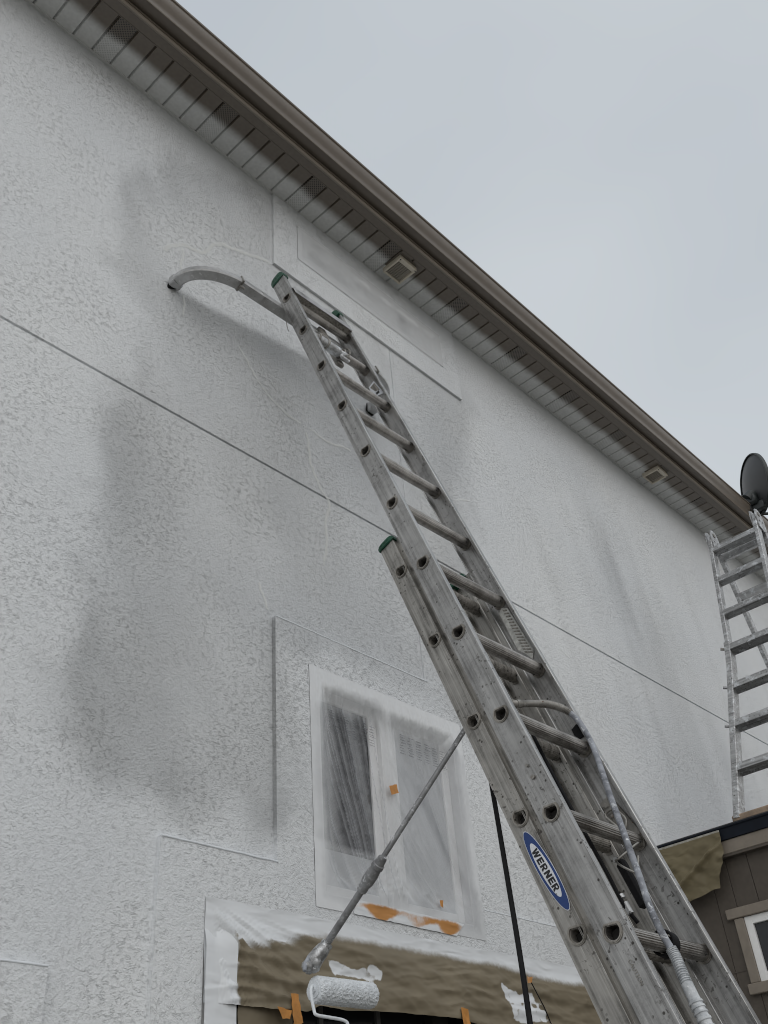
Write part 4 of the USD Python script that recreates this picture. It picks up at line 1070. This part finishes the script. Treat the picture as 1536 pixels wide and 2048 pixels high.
part(hose, 'swivel_fitting', sweep(sI, rad), 'worn_steel', smooth=50, label='grey fitting and ribbed strain relief at the top')
seg = P[164:]; sI = np.stack([np.interp(tq, np.linspace(0, 1, len(seg)), seg[:, k]) for k in range(3)], 1)
rad = np.where(tq < .33, .0095 + .0030 * (np.sin(tq * 330) > 0), np.where(tq < .5, .0125, .0130 + .0022 * (np.sin(tq * 120) > 0.2)))
part(hose, 'ribbed_sleeve', sweep(sI, rad), 'splashed_hose', smooth=50, label='white spattered spring sleeve and couplings low on the hose')
part(hose, 'gun_handle', cat(sweep(spline([lp(1022, 1407, -.01), lp(1000, 1412, -.05), lp(985, 1380, -.15)]), 0.013)), 'worn_steel', smooth=True)

rope = thing('hanging_rope', 'slack black rope hanging left of the ladder', 'rope')
rp = [at(978, 1540, -0.96), at(985, 1580, -0.97), at(1000, 1668, -0.99), at(1022, 1800, -1.02), at(1043, 1930, -1.05), at(1062, 2060, -1.08), at(1085, 2230, -1.12)]
part(rope, 'strand', sweep(spline(rp), 0.0062), 'black_rubber', smooth=True)
rope2 = thing('haul_rope', 'black haul rope running between the ladder rails', 'rope', xf=LX)
rp = [lp(1058, 1452, -.045), lp(1068, 1474, -.045), lp(1100, 1538, -.045), lp(1140, 1612, -.045), lp(1180, 1684, -.045), lp(1215, 1748, -.045), lp(1247, 1808, -.045), lp(1276, 1846, -.045)]
part(rope2, 'strand', sweep(spline(rp), 0.0048), 'black_rubber', smooth=True)
part(rope2, 'ferrule', sweep([lp(1250, 1806, -.043), lp(1262, 1828, -.043)], 0.0085), 'splashed_aluminium', smooth=40)
part(rope2, 'ferrule', sweep([lp(1241, 1790, -.043), lp(1245, 1797, -.043)], 0.0082), 'arm_aluminium', smooth=40)
cst = lp(1328, 1884, 0.0)
a = np.linspace(0, 2 * np.pi, 32)
c10 = -SP * 10
part(rope2, 'strap', sweep(np.stack([np.full(32, cst[0]) + .004 * np.sin(a), c10 + 0.026 * np.cos(a), 0.026 * np.sin(a)], 1), rect(0.006, 0.034, .002), up=(1, 0, 0)), 'black_rubber', smooth=40, label='black strap round the lowest rung')

# ------------------------------------------------------------------ lean-to wing at the right
wing = thing('side_building', 'brown panelled lean-to with navy roof edge and beige trim', 'outbuilding')
XE = 4.76; ZR = 3.124; YN = -3.6
SX = 4.80
slope = 0.10
part(wing, 'drip_edge', cat(box((XE - .004, YN, ZR - .066), (XE + .012, -0.004, ZR - .004), .002), box((XE - .010, YN, ZR - .012), (XE + .03, -0.004, ZR), .003)), 'navy_drip')
part(wing, 'fascia', box((XE + .004, YN, ZR - .130), (XE + .034, -0.004, ZR - .0655), .003), 'beige_trim')
part(wing, 'eave_soffit', box((XE + .006, YN, ZR - .142), (SX + .02, -0.004, ZR - .131), .0), 'brown_siding')
rf = Polygon([(XE + .0, ZR - .006), (XE + 3.4, ZR - .006 + 3.4 * slope), (XE + 3.4, ZR + .02 + 3.4 * slope), (XE + 0.0, ZR + .006)])
part(wing, 'roof', extr(rf, -YN - .004, ((0, YN, 0), (1, 0, 0), (0, 0, 1), (0, 1, 0))), 'shingle')
WW = (-0.90, -0.325, 2.40, 2.705)       # window y range, z range
yb = [-0.004, -0.016, -0.232, -0.438, -0.644, -0.85, -1.06, -1.27, -1.48, -1.69, -1.9, -2.4, -3.0, YN]
for k in range(1, len(yb) - 1):
    y1, y0 = yb[k], yb[k + 1]
    for z0, z1 in ((0.0, 2.484), (2.488, ZR - .142)):
        segs = [(y0, y1, z0, z1)]
        if y0 < WW[1] and y1 > WW[0]:
            a, b = max(y0, WW[0]), min(y1, WW[1])
            segs = []
            if y1 > b + .004: segs.append((b, y1, z0, z1))
            if a > y0 + .004: segs.append((y0, a, z0, z1))
            if z0 < WW[2]: segs.append((a, b, z0, min(z1, WW[2])))
            if z1 > WW[3]: segs.append((a, b, max(z0, WW[3]), z1))
        for q in segs:
            if q[3] - q[2] > .01:
                part(wing, 'siding_panel', box((SX + .001 * (k % 2), q[0] + .0012, q[2]), (SX + .02, q[1] - .0012, q[3]), .0015), 'brown_siding')
part(wing, 'wall_core', cat(box((SX + .012, YN, 0), (SX + .06, -0.01, WW[2])), box((SX + .012, YN, WW[3]), (SX + .06, -0.01, ZR - .135)), box((SX + .012, WW[1], WW[2] - .001), (SX + .06, -0.01, WW[3] + .001)), box((SX + .012, YN, WW[2] - .001), (SX + .06, WW[0], WW[3] + .001)),
                            box((SX, YN - .02, 0), (8.1, YN, ZR)), box((8.1, YN, 0), (8.2, -.01, ZR))), 'dark_void')
part(wing, 'joint_flashing', box((SX - .002, -0.298, 2.483), (SX + .004, -0.02, 2.489)), 'brown_siding')
ww = sub(wing, 'window')
part(ww, 'head_trim', box((SX - .022, WW[0] - .05, 2.707), (SX + .004, -0.268, 2.752), .003), 'beige_trim')
part(ww, 'side_trim', box((SX - .016, -0.345, 2.424), (SX + .003, -0.298, 2.706), .003), 'beige_trim')
part(ww, 'side_trim', box((SX - .016, -0.927, 2.424), (SX + .003, -0.880, 2.706), .003), 'beige_trim')
part(ww, 'sill', box((SX - .024, WW[0] - .05, 2.378), (SX + .004, -0.282, 2.423), .003), 'beige_trim')
fr = frame((-0.880, -0.3455, 2.424, 2.706), 0.036, -0.004, 0.03, .002)
fr.vertices = np.stack([SX - .004 + fr.vertices[:, 1], fr.vertices[:, 0], fr.vertices[:, 2]], 1); fr.invert()
part(ww, 'frame', fr, 'white_vinyl')
part(ww, 'pane', box((SX + .008, -0.846, 2.458), (SX + .012, -0.380, 2.672)), 'dark_glass')

# brown paper hanging over the fascia
hpaper = thing('masking_paper', 'olive brown masking paper hanging over the lean-to roof edge', 'masking paper')
ys, zq = lines(-0.362, -0.006, 0.008), lines(0, 1, 0.03)
Yq, Tq = np.meshgrid(ys, zq)
zlow = 2.828 + 0.012 * np.sin(Yq * 14) + .03 * sstep(-.1, 0, Yq)
Zq = 3.108 + (zlow - 3.108) * Tq
ysh = Yq + 0.06 * sstep(0.35, 1, Tq) * sstep(-0.2, -0.36, Yq)
fold = fbm2(ysh + 0.55 * Zq, Zq - .5 * ysh, 9, 71, 3, 20)
Xq = XE - 0.012 - 0.004 - Tq * 0.022 - 0.055 * (fold - 0.4) * sstep(0.05, 0.3, Tq)
Xq -= 0.030 * np.exp(-((Yq + 0.25 - 0.5 * (Tq - .45)) / 0.03) ** 2) * sstep(0.1, 0.4, Tq)
_, f = grid(ys, zq, 0)
part(hpaper, 'sheet', (np.stack([Xq, ysh, Zq], -1).reshape(-1, 3), f), 'olive_paper', smooth=True, spray=np.where(Tq < .05, .42, 0.0).ravel())

# ------------------------------------------------------------------ folding ladder on the lean-to roof
fold_l = thing('folding_ladder', 'paint-splashed aluminium folding ladder standing open on the lean-to roof', 'ladder')
TH = math.radians(17)
FB = np.array([4.79, -0.44, 3.135])
fu = np.array([math.sin(TH), 0, math.cos(TH)]); fn = np.array([math.cos(TH), 0, -math.sin(TH)])
bu = np.array([-math.sin(TH), 0, math.cos(TH)])
LEN = 2.03
top = FB + fu * LEN; top[1] = 0


def pt(side, s, half, off=0.0):
    """side 0 = rail nearer the wall, 1 = rail nearer the camera; s metres up from the foot."""
    flare = 0.10 * (1 - min(s / 1.0, 1)) ** 1.0
    y = (-0.560 + flare) if side == 0 else (-0.868 - flare * 0.6)
    if half == 0:
        b = np.array([FB[0], 0, FB[2]]) + fu * s + fn * off
    else:
        b = top + np.array([0.03, 0, 0]) - bu * (LEN - s) + np.array([math.cos(TH), 0, math.sin(TH)]) * off
    return np.array([b[0], y, b[2]])


RP = rect(0.034, 0.066, .003)
heights = [0.29, 0.555, 0.80, 1.07, 1.34, 1.615, 1.885]
for half in (0, 1):
    end = 0.0 if half == 0 else 0.12
    for side in (0, 1):
        part(fold_l, 'outer_rail', sweep([pt(side, q, half) for q in np.linspace(end, 1.10, 8)], RP, up=(1, 0, 0)), 'splashed_aluminium')
        part(fold_l, 'inner_rail', sweep([pt(side, q, half) + (0, .0 if side else -.0, 0) for q in np.linspace(0.85, LEN - .02, 6)], rect(0.025, 0.052, .003), up=(1, 0, 0)), 'splashed_aluminium')
    for k, h in enumerate(heights):
        wide = 0.062 if k < 4 else 0.05
        a, b = pt(0, h, half), pt(1, h, half)
        prof = np.array([(-wide / 2, -.030), (wide / 2, -.030), (wide / 2, .008), (wide / 2 - .004, .014), (-wide / 2 + .004, .014), (-wide / 2, .008)])
        part(fold_l, 'rung', sweep([a + (0, -.008, 0), b + (0, .008, 0)], prof, up=fu if half == 0 else bu), 'splashed_aluminium')
    for h in (0.80, 1.07, .55):
        for side in (0, 1):
            q = pt(side, h, half); sg = 1 if side == 0 else -1
            part(fold_l, 'rail_lock', cat(box(q + (-.02, -.016, -.035), q + (.02, .016, .03), .006), cyl(q + (-.005, sg * .012, 0), q + (-.02, sg * .045, .01), 0.008, 8)), 'worn_steel' if h == 1.07 else 'splashed_aluminium')
for side in (0, 1):
    q = pt(side, LEN - .02, 0) + np.array([0.015, 0, 0.0])
    pl_ = Polygon([(-.045, -.10), (.0, -.12), (.045, -.10), (.050, -.01), (.034, .035), (0, .048), (-.034, .035), (-.050, -.01)]).buffer(.004)
    for p_ in ((0.0, 0.012, .010), (.02, -.045, .008), (-.02, -.045, .008)):
        pl_ = pl_.difference(Point(p_[0], p_[1]).buffer(p_[2]))
    for dy in (-0.02, 0.014):
        part(fold_l, 'hinge_plate', extr(pl_, 0.006, ((q[0], q[1] + dy, q[2]), (1, 0, 0), (0, 0, 1), (0, 1, 0))), 'splashed_aluminium')
    part(fold_l, 'hinge_hub', cyl(q + (0, -.024, .012), q + (0, .024, .012), .016, 14), 'worn_steel')
a, b = pt(0, 0, 0), pt(1, 0, 0)
part(fold_l, 'foot_bar', box((a[0] - .028, b[1] - .03, 3.126), (a[0] + .028, a[1] + .025, 3.160), .006), 'old_wood')
for side in (0, 1):
    p_ = pt(side, 0.12, 1)
    part(fold_l, 'rear_foot', box((p_[0] - .03, p_[1] - .02, p_[2] - .09), (p_[0] + .03, p_[1] + .02, p_[2] + .05), .006), 'black_rubber')

# ------------------------------------------------------------------ satellite dish at the roof edge
dish = thing('satellite_dish', 'dark grey satellite dish on the roof edge above the folding ladder', 'satellite dish')
dc = at(1511, 970, -0.46)
vd = dc - CAM; vd /= np.linalg.norm(vd)
rp_ = np.array([0.683, -0.727, -0.07]); rp_ -= vd * (rp_ @ vd); rp_ /= np.linalg.norm(rp_)
dn = 0.42 * vd + 0.907 * rp_; dn /= np.linalg.norm(dn)
dx = np.cross((0, 0, 1), dn); dx /= np.linalg.norm(dx); dy = np.cross(dn, dx)
rs, aa = np.meshgrid(np.linspace(0, 1, 14), np.linspace(0, 2 * np.pi, 48, endpoint=False), indexing='ij')


def bowl(off, grow=1.0):
    return dc + (rs * np.cos(aa) * 0.245 * grow)[..., None] * dx + (rs * np.sin(aa) * 0.275 * grow)[..., None] * dy + ((rs ** 2 - 1) * 0.055 + off)[..., None] * dn


i, j = np.meshgrid(np.arange(13), np.arange(48), indexing='ij')
a_, b_ = (i * 48 + j).ravel(), (i * 48 + (j + 1) % 48).ravel()
F = np.vstack([np.stack([a_, b_, b_ + 48], 1), np.stack([a_, b_ + 48, a_ + 48], 1)])
part(dish, 'reflector', cat(trimesh.Trimesh(bowl(0.0).reshape(-1, 3), F, process=False), trimesh.Trimesh(bowl(-0.004).reshape(-1, 3), F[:, ::-1], process=False)), 'dish_grey', smooth=40)
ra = np.linspace(0, 2 * np.pi, 49)
part(dish, 'rim', sweep(dc + np.outer(np.cos(ra) * 0.245, dx) + np.outer(np.sin(ra) * 0.275, dy) - 0.004 * dn, rect(0.012, 0.030, .003), up=dn), 'dish_dark', smooth=40)
bk = dc - dn * 0.075 - dy * 0.17
part(dish, 'bracket', cat(sweep([dc - dn * .058 - dy * .12, bk - dn * .05], 0.065 * np.array([1, .9])), box(bk - .055, bk + .055, .02), box(bk + (-.02, -.09, -.11), bk + (.03, .05, -.03), .01)), 'dish_dark', smooth=40)
mt = np.array([7.12, -0.34, ZS + 0.16])
part(dish, 'mast', sweep(spline([bk - dn * .03, bk - dn * .06 + (0, 0, -.10), mt + (0, 0, .08), mt]), 0.021), 'dish_grey', smooth=True)
part(dish, 'foot_plate', cat(box(mt + (-.06, -.03, -.012), mt + (.06, .05, .012), .004)), 'worn_steel')
part(dish, 'arm', sweep([dc - dy * .30 - dn * .02, dc - dy * .28 + dn * .38], 0.012), 'dish_dark', smooth=True)
part(dish, 'receiver', sweep([dc - dy * .28 + dn * .36, dc - dy * .18 + dn * .38], np.array([.03, .035])), 'dish_grey', smooth=40)
for k in (0.0, 0.03):
    part(dish, 'rod', sweep([bk + dn * .0 + dy * k, bk + np.array([.683, -.727, 0]) * .16 + dy * k], 0.004), 'dish_dark')
